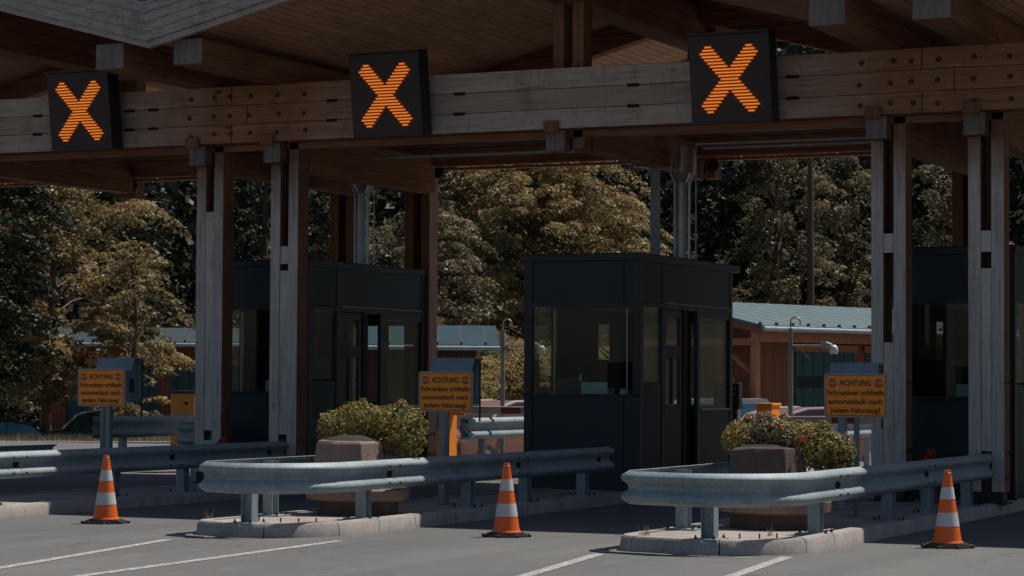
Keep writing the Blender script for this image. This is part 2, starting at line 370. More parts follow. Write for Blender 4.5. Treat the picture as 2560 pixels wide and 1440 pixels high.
# ------------------------------------------------------------------ islands
def outline(R, L, front, back, inset=0.):
    """U shape from right/back round the nose to left/back. R,L faces; front v."""
    R -= inset; L += inset; front += inset; r1 = .95-inset; r2 = .38-inset*.5
    pts = [(R, back)]
    for i in range(13):
        a = i/12*pi/2; pts.append((R-r1+r1*cos(a), front+r1*.95-r1*.95*sin(a)))
    for i in range(9):
        a = pi/2+i/8*pi/2; pts.append((L+r2+r2*cos(a), front+.12+r2-r2*sin(a)))
    pts.append((L, back)); return pts
def resample(pts, step):
    out = [pts[0]]; acc = 0.
    for a, b_ in zip(pts, pts[1:]):
        d = math.dist(a, b_); t = step-acc
        while t <= d: out.append((a[0]+(b_[0]-a[0])*t/d, a[1]+(b_[1]-a[1])*t/d)); t += step
        acc = (acc+d) % step if d else acc
    return out
ISL_LABEL = ['raised kerbed island with its nose outside the frame at far left', 'raised kerbed island with a rounded nose in the middle of the road', 'raised kerbed island with a rounded nose at the right']
for k, R in enumerate(IR):
    back = 40.
    KW = (1.72, 1.55, 1.79)[k]; outer = outline(R+.02, R-KW, 20.45, back); inner = outline(R+.02, R-KW, 20.45, back, .15)
    top = MB().poly(inner, 0, .128, 'island')
    root = struct(top.build('traffic_island'), ISL_LABEL[k])
    # kerb stones: walk the outline, a block about every 0.95 m
    b = MB(); cum = [0]
    for i in range(len(outer)-1): cum.append(cum[-1]+math.dist(outer[i], outer[i+1]))
    def at(pl, s_):
        for i in range(len(cum)-1):
            if s_ <= cum[i+1]+1e-6:
                t = (s_-cum[i])/max(1e-6, cum[i+1]-cum[i]); return (pl[i][0]+(pl[i+1][0]-pl[i][0])*t, pl[i][1]+(pl[i+1][1]-pl[i][1])*t)
        return pl[-1]
    s0 = 0.
    while s0 < cum[-1]-.05:
        L_ = random.uniform(.9, 1.0) if (s0 < cum[-1]/2-3 or s0 > cum[-1]/2+3) else random.uniform(.78, .98)
        s1 = min(s0+L_, cum[-1]); ss = [s0+.006]+[c for c in cum if s0+.03 < c < s1-.03]+[s1-.006]
        dz = random.uniform(-.004, .004)
        op = [at(outer, q) for q in ss]; ip = [at(inner, q) for q in ss]; m_ = len(ss)
        def batter(o_, i_, f): return (o_[0]+(i_[0]-o_[0])*f, o_[1]+(i_[1]-o_[1])*f)
        rings = [[(p[0], p[1], 0) for p in op], [(p[0], p[1], .115+dz) for p in [batter(o_, i_, .10) for o_, i_ in zip(op, ip)]],
                 [(p[0], p[1], .142+dz) for p in [batter(o_, i_, .24) for o_, i_ in zip(op, ip)]], [(p[0], p[1], .145+dz) for p in ip], [(p[0], p[1], .1) for p in ip]]
        vs = [p for r_ in rings for p in r_]; fs = []
        for a in range(4):
            for i in range(m_-1): fs.append((a*m_+i, a*m_+i+1, (a+1)*m_+i+1, (a+1)*m_+i))
        fs.append(tuple(a*m_ for a in range(5))); fs.append(tuple(a*m_+m_-1 for a in range(4, -1, -1)))
        b.add(vs, fs, 'granite'); s0 = s1
    b.build('kerb', root, smooth=35)
    # flush gutter ring round the nose
    if k:
        b = MB(); g0 = outline(R+.20, R-KW-.20, 20.22, 22.); g1 = outline(R+.14, R-KW-.14, 20.28, 22.)
        for i in range(9, len(g0)-2): b.add([g0[i]+(.004,), g0[i+1]+(.004,), g1[i+1]+(.004,), g1[i]+(.004,)], [(0,1,2,3)], 'granite')
        struct(b.build('gutter_edge'))

# ------------------------------------------------------------------ guardrails
PROF = [(.012, .0), (.030, .012), (.078, .040), (.083, .062), (.074, .092), (.018, .128), (.012, .155), (.018, .182), (.074, .218), (.083, .248), (.078, .270), (.030, .298), (.012, .31)]
def rail_mesh(b, path, z0, mat='galv', sc=1.):
    n = len(path); vs = []; fs = []; m_ = len(PROF)
    for i, p in enumerate(path):
        a = Vector(path[max(0, i-1)]); c = Vector(path[min(n-1, i+1)]); d = (c-a).normalized(); nrm = Vector((-d.y, d.x))   # outward: left of travel
        for (o_, h) in PROF: vs.append((p[0]+nrm.x*(o_-.083), p[1]+nrm.y*(o_-.083), z0+h*sc))
    for i in range(n-1):
        for j in range(m_-1): fs.append((i*m_+j, (i+1)*m_+j, (i+1)*m_+j+1, i*m_+j+1))
    # thickness
    o = len(vs); vs2 = []
    for i, p in enumerate(path):
        a = Vector(path[max(0, i-1)]); c = Vector(path[min(n-1, i+1)]); d = (c-a).normalized(); nrm = Vector((-d.y, d.x))
        for j, (o_, h) in enumerate(PROF): vs2.append((p[0]+nrm.x*(o_-.083-.005), p[1]+nrm.y*(o_-.083-.005), z0+h*sc+(.003 if j < m_/2 else -.003)))
    fs2 = [(o+i*m_+j+1, o+(i+1)*m_+j+1, o+(i+1)*m_+j, o+i*m_+j) for i in range(n-1) for j in range(m_-1)]
    for i in range(n-1): fs2 += [(i*m_, o+i*m_, o+(i+1)*m_, (i+1)*m_), (i*m_+m_-1, (i+1)*m_+m_-1, o+(i+1)*m_+m_-1, o+i*m_+m_-1)]
    for e in (0, n-1): fs2 += [(e*m_+j, e*m_+j+1, o+e*m_+j+1, o+e*m_+j) for j in range(m_-1)]
    b.add(vs+vs2, fs+fs2, mat); return b
def rail_post(root, x, y, ztop, rz=0., zb=.128, w=.12):
    e = MB(); c_, s_ = cos(rz), sin(rz)
    def bx(x0, x1, y0, y1, z0, z1, mat='galv'):
        t = MB().box(x0, x1, y0, y1, z0, z1, mat); e.add([(x+a*c_-b_*s_, y+a*s_+b_*c_, z) for a, b_, z in t.v], t.f, mat)
    bx(-.06, .06, -.004-w/2, .004-w/2, zb, ztop); bx(-.06, .06, w/2-.004, w/2+.004, zb, ztop); bx(-.004, .004, -w/2+.004, w/2-.004, zb, ztop)
    p = e.build('post', root)
    f = MB()
    def bx2(x0, x1, y0, y1, z0, z1):
        t = MB().box(x0, x1, y0, y1, z0, z1, 'galv'); f.add([(x+a*c_-b_*s_, y+a*s_+b_*c_, z) for a, b_, z in t.v], t.f, 'galv')
    bx2(-.17, .17, -.13, .13, zb, zb+.016)
    for a in (-.13, .13):
        for q in (-.09, .09):
            px, py = x+a*c_-q*s_, y+a*s_+q*c_
            f.cyl((px, py, zb+.016), (px, py, zb+.034), .014, 6, 'bolt'); f.cyl((px, py, zb+.034), (px, py, zb+.05), .007, 6, 'bolt')
    f.build('base_plate', p)
RLAB = ['galvanized guardrail crossing the left edge of the frame behind the leftmost cone', 'galvanized guardrail curving round the middle island nose', 'galvanized guardrail curving round the right island nose']
for k, R in enumerate(IR):
    root = empty('guardrail', (0, 0, 0), label=RLAB[k], cat='guardrail', group='guardrails round the island noses')
    path = outline(R-.035, R-(1.66, 1.50, 1.76)[k], 20.42, 25.2); VE = (28.45, 28.5, 29.1)[k]
    path[0] = (R-.035, VE-.25); path = [(R-.10, VE+.08), (R-.05, VE-.05)]+path
    # densify straights
    dp = []
    for a, c in zip(path, path[1:]):
        nn = max(1, int(math.dist(a, c)/.5))
        for i in range(nn): dp.append((a[0]+(c[0]-a[0])*i/nn, a[1]+(c[1]-a[1])*i/nn))
    dp.append(path[-1])
    dp = [dp[0]]+[(x+random.gauss(0, .0025), y+random.gauss(0, .0025)) for x, y in dp[1:-1]]+[dp[-1]]
    dp = dp[::-1]                                  # travel so that 'left' is outwards
    # outward check: reverse path runs left->nose->right ; left normal of travel must point outwards
    b = rail_mesh(MB(), dp[::-1], .435)
    rl = b.build('rail', root, smooth=50)
    for v_ in ((22.35, 25.6, VE-.45)):                 # post bolts with their slot washers, lap joint bolts
        x = R-.035-.065
        MB().box(x, x+.012, v_-.045, v_+.045, .555, .625, 'slot').cyl((x+.008, v_, .590), (x+.03, v_, .590), .016, 6, 'bolt').build('slot_washer', rl)
        for h in (.50, .68):
            for dv in (-.12, .12): MB().cyl((x+.03, v_+dv, h), (x+.084, v_+dv, h), .009, 6, 'bolt').build('bolt', rl)
    xr = R-.035-.083-.075
    for v_ in (21.95, 24.45, 26.0, 27.75): rail_post(root, xr, v_, .72, 0)
    rail_post(root, R-.80, 20.42+.083+.16, .72, pi/2)
    rail_post(root, R-(1.45, 1.32, 1.55)[k], 21.95, .72, 0)
    if k == 0: pass
# loose studs on the islands
for k in (1, 2):
    for (x, y) in ((-.62, 20.98), (-.45, 21.05), (-.33, 21.2), (-.95, 21.1)):
        o = MB().cyl((0, 0, 0), (0, 0, .047), .008, 6, 'bolt').build('anchor_stud'); o.location = (IR[k]+x, y, .128)
        tag(o, ['', 'one of the short rusty anchor studs on the middle island nose', 'one of the short rusty anchor studs on the right island nose'][k], 'anchor stud', ['', 'anchor studs on the middle island', 'anchor studs on the right island'][k])

# rear rails beyond the booths (on raised rear plinths)
def rear_rail(u_, v0, v1, label, z0=.66):
    root = empty('rear_guardrail', (u_, v0, 0), label=label, cat='guardrail', group='guardrails behind the booths')
    p = [(u_-.10, v0-.08), (u_-.03, v0)]+[(u_, v0+.2+i*.5) for i in range(int((v1-v0)/.5))]
    b = rail_mesh(MB(), p[::-1], z0, sc=1.1)
    b.v = [(a-u_, c-v0, d) for a, c, d in b.v]
    b.build('rail', root, smooth=50)
    for v_ in [v0+.8+i*2.2 for i in range(int((v1-v0)/2.2))]:
        MB().box(-.2, -.1, v_-v0-.05, v_-v0+.05, .13, z0+.3, 'galv').build('post', root)
    if u_ > -17:
        MB().box(-.09, .004, -.03, .22, z0+.26, z0+.325, 'cyan').build('reflector', root); MB().box(-.09, .004, -.03, .2, z0+.04, z0+.1, 'cyan').build('reflector', root)
    return root
rear_rail(-21.55, 30.9, 39.5, 'pale guardrail behind the leftmost sign, beside the orange cabinet')
rear_rail(-16.55, 33.75, 40, 'sunlit guardrail between the middle sign and the middle booth')
rear_rail(-11.75, 37.0, 41.5, 'sunlit guardrail seen behind the post of the right sign')
# rounded rail nose in front of the left orange cabinet
root = empty('guardrail_terminal', (-18.2, 28.6, 0), label='short rounded guardrail end in shade in front of the orange cabinet', cat='guardrail end')
pts = []
for i in range(9): a = i/8*pi/2; pts.append((.25-.25*cos(a)-.6, .25-.25*sin(a)))
pp = [(-.6, 1.5)]+pts+[(0.2, 0)]
pp = [(x, y) for x, y in pp]
b = rail_mesh(MB(), pp[::-1], .66); b.build('rail', root, smooth=50)
MB().box(-.3, -.2, .12, .22, .13, .95, 'galv').build('post', root)

# ------------------------------------------------------------------ canopy
can = empty('toll_gate_canopy', (-12.4, 30.5, 0), label='large timber canopy with zigzag gable roof spanning all lanes', cat='canopy')
CO = (-12.4, 30.5, 0)
VAL = [-37.1, -27.2, -17.3, -7.5, 2.4]; RID = [-32.2, -22.25, -12.4, -2.55, 7.3]
VF, VR = 25.7, 36.3; ZV, ZR = 5.93, 7.24
nodes = []
for a, c in zip(VAL, RID): nodes += [(a, VF, ZV), (c, VF+.55, ZR)]
ce = MB(); fa = MB(); rf = MB()
for (a, va, za), (c, vc, zc) in zip(nodes, nodes[1:]):
    d = 0
    ce.add([(a, va+.11, za+.04), (c, vc+.11, zc+.04), (c, VR, zc+.04), (a, VR, za+.04)], [(0,1,2,3)], 'ceiling')
    ce.add([(a, va+.11, za+.09), (c, vc+.11, zc+.09), (c, VR, zc+.09), (a, VR, za+.09)], [(3,2,1,0)], 'ceiling')
    rf.add([(a, va+.13, za+.50), (c, vc+.13, zc+.50), (c, VR+.1, zc+.50), (a, VR+.1, za+.50)], [(0,1,2,3)], 'gutter')
    rf.add([(a, va+.13, za+.12), (c, vc+.13, zc+.12), (c, VR+.1, zc+.12), (a, VR+.1, za+.12)], [(3,2,1,0)], 'gutter')
    # fascia: four boards stepping outwards
    for q, (z0, z1, o_) in enumerate(((-.06, .035, .0), (.039, .155, -.015), (.159, .275, -.03), (.279, .395, -.045), (.399, .50, -.075))):
        if q == 0: z0, z1, o_ = -.045, .035, .035
        fa.add([(a, va+o_, za+z0), (c, vc+o_, zc+z0), (c, vc+o_, zc+z1), (a, va+o_, za+z1), (a, va+.11, za+z0), (c, vc+.11, zc+z0), (c, vc+.11, zc+z1), (a, va+.11, za+z1)],
               [(0,1,2,3), (7,6,5,4), (0,4,5,1), (3,2,6,7)], 'w_fascia')
    fa.add([(a, va-.09, za+.505), (c, vc-.09, zc+.505), (c, vc-.09, zc+.535), (a, va-.09, za+.535), (a, va+.12, za+.505), (c, vc+.12, zc+.505), (c, vc+.12, zc+.535), (a, va+.12, za+.535)],
           [(0,1,2,3), (7,6,5,4), (0,4,5,1), (3,2,6,7)], 'gutter')
roof = rf.build('roof', can, org=CO); ce.build('ceiling', can, org=CO); fa.build('fascia', can, org=CO)
rb = MB()
for (a, va, za), (c, vc, zc) in zip(nodes, nodes[1:]):
    rb.add([(a, VR, za-.04), (c, VR, zc-.04), (c, VR, zc+.5), (a, VR, za+.5), (a, VR+.1, za-.04), (c, VR+.1, zc-.04), (c, VR+.1, zc+.5), (a, VR+.1, za+.5)], [(0,1,2,3), (7,6,5,4), (0,4,5,1), (3,2,6,7)], 'w_fascia')
rb.build('rear_fascia', can, org=CO)
# main beams
def main_beam(name, u0_, u1_, v0, v1, z0, z1, mat, bolts, front=True):
    b = MB(); b.box(u0_, u1_, v0, v1, z0, z1, mat, {'-z': 'w_rear', '-x': 'w_end', '+x': 'w_end', '+z': 'w_end'})
    if front:
        for cu in bolts:
            for dx in (-.88, -.48, -.22, .10, .55, .98):
                for zz in (.12, .38, .64):
                    x = cu+dx+random.uniform(-.02, .02); z = z0+zz+random.uniform(-.015, .015)
                    b.cyl((x, v0+.004, z), (x, v0-.012, z), .034, 8, 'bolt')
        for (x, zz) in SLOTS: b.box(x-.085, x+.085, v0-.003, v0+.02, z0+zz-.022, z0+zz+.022, 'slot')
        for (x, a, c) in JOINTS: b.box(x-.006, x+.006, v0-.003, v0+.02, z0+a, z0+c, 'slot')
    return b.build(name, can, org=CO)
SLOTS = [(x, z) for x in (-20.85, -19.25, -18.85, -15.95, -14.0, -11.5, -9.95, -9.35, -6.1) for z in (.25, .52)]
JOINTS = [(-17.55, .52, .79), (-17.3, .25, .52), (-17.55, 0, .25), (-7.7, .52, .79), (-7.3, .25, .52), (-7.7, 0, .25)]
main_beam('main_beam', -30, 3, 28.2, 28.48, 4.89, 5.68, 'w_beam', (-17.35, -7.6))
main_beam('rear_beam', -30, 3, 32.75, 33.03, 4.93, 5.72, 'w_rear', (), False)
b = MB().box(-30, 3, 28.5, 28.56, 4.80, 4.885, 'w_rear'); b.build('soffit_batten', can, org=CO)
# pale strips standing for the edge highlights along the rear beam bottom
b = MB().box(-30, 3, 32.66, 32.74, 4.90, 4.94, 'beam_o'); b.box(-30, 3, 33.04, 33.16, 4.88, 4.92, 'beam_o'); b.build('edge_highlight', can, org=CO)

def column(uL, v0, fills, zt, zb=.28, d=.29, shoe=True):
    side = 'w_pink' if v0 > 33 and shoe else 'w_side'
    p = MB().box(uL, uL+.155, v0, v0+d, zb, zt, 'w_side', {'-y': 'w_face' if v0 < 33 else 'w_side'}).build('column', can, org=CO, bevel=.006)
    o = MB().box(uL+.285, uL+.44, v0, v0+d, zb, zt, 'w_side', {'-y': 'w_face' if v0 < 33 else 'w_side', '+x': side}).build('board', p, org=CO, bevel=.006)
    for z0, z1 in fills: MB().box(uL+.157, uL+.283, v0+.006, v0+d-.006, z0, z1, 'w_side', {'-y': 'w_fill' if v0 < 33 else 'w_side'}).build('infill_block', p, org=CO, bevel=.004)
    if shoe: MB().box(uL+.16, uL+.28, v0+d-.035, v0+d-.01, 3.0, zt-.2, 'w_side').build('back_board', p, org=CO)
    if shoe:
        s_ = MB().box(uL+.03, uL+.41, v0+.03, v0+d-.03, .13, zb, 'bolt'); s_.box(uL-.03, uL+.47, v0-.03, v0+d+.03, .129, .15, 'bolt'); s_.build('steel_shoe', p, org=CO)
        for zz in (.45, .75, 1.6):
            bb = MB()
            for yy in (v0+.07, v0+.2): bb.cyl((uL+.438, yy, zz), (uL+.452, yy, zz), .03 if zz < 1 else .015, 8, 'bolt')
            bb.build('bolt', p, org=CO)
    return p
column(-18.30, 28.5, ((.15, .73), (.87, 3.96)), 5.66)
column(-17.08, 28.5, ((.83, 3.11), (3.2, 3.45)), 5.66)
column(-8.43, 28.5, ((.15, 2.09), (3.2, 3.44)), 5.66)
column(-7.21, 28.5, ((.77, 2.99), (3.19, 3.45)), 5.66)
for uL in (-18.72, -17.37, -8.6, -7.25): column(uL, 33.08, ((.15, 3.3),), 5.7)
for u_ in (-12.77, -22.7): column(u_, 28.5, ((4.9, 5.6),), 7.1, 4.65, shoe=False)
for u_ in (-12.62, -22.9): column(u_, 33.08, ((4.9, 5.6),), 7.1, 4.62, shoe=False)
hb = MB()
for u_ in (-18.30, -17.08, -12.77, -8.43, -7.21, -22.7):       # head blocks carried under the beam
    hb = MB().box(u_-.01, u_+.30, 28.22, 28.495, 4.62, 4.99 if u_ != -12.77 else 4.93, 'w_end', {'+x': 'w_side', '-x': 'w_side'}); hb.v = [(a, c-(.06 if False else 0), d) for a, c, d in hb.v]
    hb = MB().box(u_-.01, u_+.26, 28.30, 28.496, 4.60, 4.884, 'w_side', {'-y': 'w_end'}); hb.build('head_block', can, org=CO, bevel=.01)
    MB().box(u_+.02, u_+.23, 28.14, 28.196, 4.84, 4.99, 'w_side', {'-y': 'w_side'}).build('beam_notch_block', can, org=CO, bevel=.01)
# longitudinal beams on top of the main beams (pairs at the valleys, single at ridges)
for u_ in (-18.30, -17.08, -8.43, -7.21):
    MB().box(u_, u_+.44, 26.0, 35.6, 5.685, 6.02, 'w_long', {'-y': 'w_end', '+y': 'w_end'}).build('valley_beam', can, org=CO, bevel=.01)
    MB().box(u_+.16, u_+.43, 28.83, 32.7, 4.50, 5.03, 'w_long').build('tie_beam', can, org=CO)
for u_ in (-22.7, -12.77):
    MB().box(u_, u_+.46, 26.6, 35.75, 6.58, 7.16, 'w_long', {'-y': 'w_end', '+y': 'w_end'}).build('ridge_beam', can, org=CO, bevel=.01)
    MB().box(u_+.16, u_+.46, 28.83, 32.7, 4.66, 5.12, 'w_long').build('tie_beam', can, org=CO)
# gable rafters just behind the main beams
for v0 in (32.76,):
    for (a, za), (c, zc) in zip([(n_[0], n_[2]) for n_ in nodes], [(n_[0], n_[2]) for n_ in nodes[1:]]):
        b = MB(); b.prism([(a, za-.30), (c, zc-.30), (c, zc+.02), (a, za+.02)], 1, v0, v0+.24, 'w_rear'); b.build('rafter', can, org=CO)

# ------------------------------------------------------------------ lane signals (amber crosses)
def lane_signal(loc, label):
    root = empty('lane_signal', loc, label=label, cat='lane signal', group='amber cross signals on the beam')
    root.rotation_euler = (radians(8.), 0, 0)      # face tipped down towards traffic
    b = MB(); b.box(-.53, .53, 0, .20, -.56, .56, 'housing'); h = b.build('housing', root, bevel=.012)
    b = MB(); b.box(-.55, .55, -.05, .22, .56, .585, 'booth_frame'); b.box(.53, .548, -.05, .22, -.56, .56, 'booth_frame'); b.build('hood', root)
    def inx(x, z):
        a = .71*(x+z*.845); c = .71*(x-z*.845)          # cross of two bars
        return (abs(a) < .080 and abs(c) < .462) or (abs(c) < .080 and abs(a) < .462)
    bars = MB(); glow = MB(); nrow = 21
    for r in range(nrow):
        z = -.405+.81*r/(nrow-1); xs = [i*.004-.5 for i in range(251)]; run = None
        for x in xs+[9]:
            ok = x < 9 and inx(x, z)
            if ok and run is None: run = x
            if not ok and run is not None:
                e = x if x < 9 else .5
                if e-run > .012:
                    bars.box(run, e-.004, -.012, -.002, z-.009, z+.009, 'led'); glow.box(run-.012, e+.008, -.006, -.001, z-.017, z+.017, 'led_glow')
                run = None
    c = glow.build('cross_glow', root); bars.build('led_rows', c)  # dim emissive strips paint the glow between the LED rows
    b = MB().box(-.4, -.3, .2, .34, -.3, .3, 'bolt'); b.box(.3, .4, .2, .34, -.3, .3, 'bolt'); b.build('bracket', root)
    return root
lane_signal((-19.83, 27.80, 5.39), 'amber cross signal at far left, smallest of the three')
lane_signal((-14.90, 27.80, 5.39), 'amber cross signal in the middle of the beam')
lane_signal((-10.04, 27.80, 5.37), 'amber cross signal at the right end of the bleached grey beam, largest of the three')

# ------------------------------------------------------------------ conduits, ducts, speakers under the canopy
for (x0, x1, v_, z, r, lab) in ((-16.4, -12.9, 29.1, 4.88, .025, 'thin silver conduit under the middle of the beam, left of the hanging post'), (-16.4, -12.9, 30.1, 4.80, .03, 'lower silver conduit under the beam, left of the hanging post'),
                              (-12.2, -8.6, 29.1, 4.87, .028, 'silver conduit under the right cross signal, upper one'), (-11.4, -8.5, 30.2, 4.83, .022, 'silver conduit under the right cross signal, middle one'),
                              (-11.4, -8.5, 30.5, 4.80, .022, 'silver conduit under the right cross signal, lowest one'), (-7.9, -7.25, 29.1, 4.90, .024, 'short silver conduit between the two right-hand columns')):
    tag(MB().tube([(x0, v_, z), (x1, v_, z)], r, 10, 'silver').build('conduit', smooth=60), lab, 'conduit', 'conduits under the canopy')
def duct(x, y, label, wood_post=False):
    root = empty('ventilation_duct', (x, y, 3.3), label=label, cat='duct', group='silver ducts standing on the booth roofs')
    MB().cyl((0,0,0), (0,0,1.65), .062, 16, 'silver').cyl((0,0,.9), (0,0,.93), .068, 16, 'silver').build('pipe', root, smooth=50)
    MB().cyl((0,0,1.12), (0,0,1.26), .064, 16, 'silver', .13).build('collar', root, smooth=50)
    MB().tube([(.115,-.02,0), (.115,-.02,1.12), (.19,-.02,1.26), (.19,-.02,1.6)], .024, 8, 'silver_blue').build('conduit', root, smooth=50)
    MB().tube([(-.11,.02,0), (-.11,.02,1.12), (-.17,.02,1.26), (-.17,.02,1.6)], .03, 8, 'silver').build('conduit', root, smooth=50)
    MB().tube([(.2,.02,0), (.2,.02,1.7)], .012, 6, 'silver').build('cable', root)
    return root
duct(-12.09, 31.5, 'silver ventilation duct rising from the middle booth roof')
duct(-17.28, 31.5, 'silver ventilation duct rising from the left booth roof')
duct(-7.15, 31.9, 'silver ventilation duct rising from the right booth roof')
tag(MB().box(-12.62, -12.5, 31.6, 31.7, 3.3, 4.94, 'terminal').build('square_pipe', bevel=.008), 'grey-green square pipe rising behind the middle booth roof', 'pipe')
def speaker(x, y, z, lab):
    root = empty('horn_speaker', (x, y, z), label=lab, cat='loudspeaker', group='round black speakers under the canopy')
    b = MB(); b.cyl((0,.02,0), (0,.12,0), .085, 16, 'booth_frame', .05); b.cyl((0,0,0), (0,.02,0), .092, 20, 'booth_frame'); b.build('horn', root, smooth=40)
    MB().cyl((0,-.006,0), (0,.0,0), .018, 10, 'rubber').build('driver', root); MB().box(-.012,.012,.03,.06,.06,.22,'booth_frame').build('bracket', root)
speaker(-22.42, 32.95, 4.79, 'round black speaker under the beam at left')
speaker(-16.72, 32.95, 4.84, 'round black speaker under the beam above the left booth')
speaker(-12.16, 32.95, 4.79, 'round black speaker right of the middle booth duct')
for (x, z, lab) in ((-13.2, 4.86, 'small dark lamp under the rear beam above the middle booth'), (-8.75, 4.86, 'small dark lamp under the rear beam near the right columns')):
    b = MB().box(x-.12, x+.12, 32.8, 32.95, z-.05, z+.02, 'booth_frame'); b.box(x-.16, x+.16, 32.78, 32.97, z-.062, z-.052, 'lampw'); tag(b.build('ceiling_lamp'), lab, 'lamp', 'lamps under the rear beam')

# ------------------------------------------------------------------ booths
def booth():
    W, D, Z0, Z1 = 1.69, 3.6, .13, 3.30            # local: x -W..0 , y 0..D
    root = empty('toll_booth', (0, 0, 0))
    t = .06
    w_ = MB()
    w_.box(-W, 0, 0, t, Z0, 1.40, 'booth'); w_.box(-W, 0, 0, t, 2.67, 3.22, 'booth')                 # front
    w_.box(-W, 0, D-t, D, Z0, 1.25, 'booth'); w_.box(-W, 0, D-t, D, 2.45, 3.22, 'booth'); w_.box(-W, -1.38, D-t, D, 1.25, 2.45, 'booth'); w_.box(-.75, -.62, D-t, D, 1.25, 2.45, 'booth')             # rear
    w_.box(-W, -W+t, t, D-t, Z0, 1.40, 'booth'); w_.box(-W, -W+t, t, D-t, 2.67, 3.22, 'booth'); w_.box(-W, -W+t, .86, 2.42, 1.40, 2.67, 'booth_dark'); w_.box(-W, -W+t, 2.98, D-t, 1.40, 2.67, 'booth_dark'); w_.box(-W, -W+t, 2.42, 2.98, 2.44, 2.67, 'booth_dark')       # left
    w_.box(-t, 0, t, D-t, 2.67, 3.22, 'booth')                                                       # right head
    w_.box(-t, 0, t, .82, Z0, 1.58, 'booth')                                                         # right, under first window
    w_.box(-t, 0, 2.25, D-t, Z0, 1.20, 'booth')
    wall = w_.build('wall', root, bevel=.004)
    fr = MB()
    for (x, y) in ((-W-.012, -.012), (-.10, -.012)): fr.box(x, x+.112, y, y+.10, Z0, 3.22, 'booth_frame')
    for (x, y) in ((-W-.012, D-.09), (-.10, D-.09)): fr.box(x, x+.112, y, y+.102, Z0, 3.22, 'booth_frame')
    fr.box(-W-.012, .012, -.012, .012, 1.38, 1.42, 'booth_frame'); fr.box(-W+.10, -.1, -.01, .03, 2.60, 2.67, 'booth_frame')
    fr.box(-.05, .010, .80, .87, Z0, 3.22, 'booth_frame'); fr.box(-.05, .012, .87, D-.09, 2.60, 2.66, 'booth_frame'); fr.box(-.05, .014, .10, .80, 2.60, 2.66, 'booth_frame')
    fr.box(-.05, .010, 2.16, 2.25, Z0, 2.60, 'booth_frame'); fr.box(-.05, .016, 1.58, 1.74, Z0, 2.60, 'booth_dark')
    fr.box(-.004, .018, .88, D-.1, 2.665, 2.677, 'sill')
    fr.build('frame', root)
    g = MB().box(-W+.12, -.12, .02, .032, 1.42, 2.60, 'glass'); wf = g.build('front_window', root)
    MB().box(-W+.13, -.11, -.028, .05, 1.40, 1.424, 'fasc_dark').build('sill', wf)
    MB().box(-.20, -.185, .010, .02, 1.5, 2.58, 'sill').build('mullion', wf)
    g = MB().box(-1.38, -.12, D-.035, D-.023, 1.25, 2.45, 'glass'); g.build('rear_window', root)
    g = MB().box(-W+.02, -W+.03, .12, D-.12, 1.42, 2.60, 'glass'); g.build('left_window', root)
    s_ = MB().box(-W+.065, -W+.085, .80, .86, 1.42, 2.60, 'sill').build('left_mullion', root)
    g = MB().box(-.035, -.024, .14, .79, 1.60, 2.60, 'glass'); g.build('side_window', root)
    # door (0.88 .. 1.58) : two stacked lights over a panel
    d = MB(); d.box(-.045, .0, .88, 1.57, Z0+.03, 1.28, 'booth'); d.box(-.045, .0, .88, .97, 1.28, 2.58, 'booth_frame'); d.box(-.045, .0, 1.48, 1.57, 1.28, 2.58, 'booth_frame')
    d.box(-.045, 0, .97, 1.48, 2.48, 2.58, 'booth_frame'); d.box(-.045, 0, .97, 1.48, 1.92, 2.10, 'booth'); d.box(-.045, .002, 1.19, 1.25, 1.28, 1.92, 'booth_frame')
    dr = d.build('door', root, bevel=.003)
    MB().box(-.03, -.02, .98, 1.47, 2.11, 2.47, 'glass').box(-.03, -.02, .98, 1.47, 1.29, 1.91, 'glass').build('glass', dr)
    MB().cyl((.02, .93, 1.10), (.02, .93, 1.24), .011, 8, 'sill').cyl((0, .93, 1.17), (.02, .93, 1.17), .012, 8, 'sill').build('handle', dr)
    MB().box(-.002, .016, .97, 1.2, 1.268, 1.28, 'sill').build('glazing_bead', dr)
    g = MB().box(-.03, -.02, 2.27, D-.14, 1.21, 2.52, 'glass'); g2 = g.build('service_window', root)
    MB().box(-.045, .002, 2.25, D-.1, 2.50, 2.60, 'booth_frame').build('head_frame', g2); MB().box(-.03, .02, 2.3, D-.12, 1.19, 1.212, 'sill').build('sill', g2)
    j = MB(); j.box(-.004, .006, .84, .86, 2.7, 3.2, 'slot'); j.box(-W+.12, -W+.13, -.004, .006, Z0, 1.38, 'slot'); j.box(-W+.12, -W+.13, -.004, .006, 2.68, 3.2, 'slot'); j.box(-.24, -.23, -.004, .006, Z0, 1.38, 'slot'); j.box(-.24, -.23, -.004, .006, 2.68, 3.2, 'slot')
    j.build('panel_joint', wall)
    r = MB(); r.box(-W-.03, .03, -.03, D+.30, 3.22, 3.31, 'booth_frame'); r.box(-W-.035, .035, -.035, D+.305, 3.312, 3.322, 'fasc_dark'); r.build('roof', root, bevel=.01)
    MB().box(-W+.06, -.06, .06, D-.06, Z0, .17, 'booth_dark').build('floor', root)
    MB().box(-W+.06, -.06, .06, D-.06, 2.62, 2.66, 'booth_dark').build('ceiling', root)
    # inside: counter, cupboard, back partition with openings
    MB().box(-W+.08, -.5, .08, .62, 1.18, 1.22, 'fasc_dark').build('counter', root)
    c = MB(); c.box(-W+.10, -W+.50, 1.2, 2.1, .17, 1.9, 'booth_dark'); c.build('cupboard', root)
    return root
bt = booth(); bt.location = (-11.90, 29.45, 0)
tag(bt, 'dark booth in the middle of the picture, seen whole with front window and door', 'toll booth', 'dark toll booths on the islands')
b1 = copy_tree(bt); b1.location = (-17.00, 29.45, 0); b1['label'] = 'dark booth behind the left pair of timber columns'
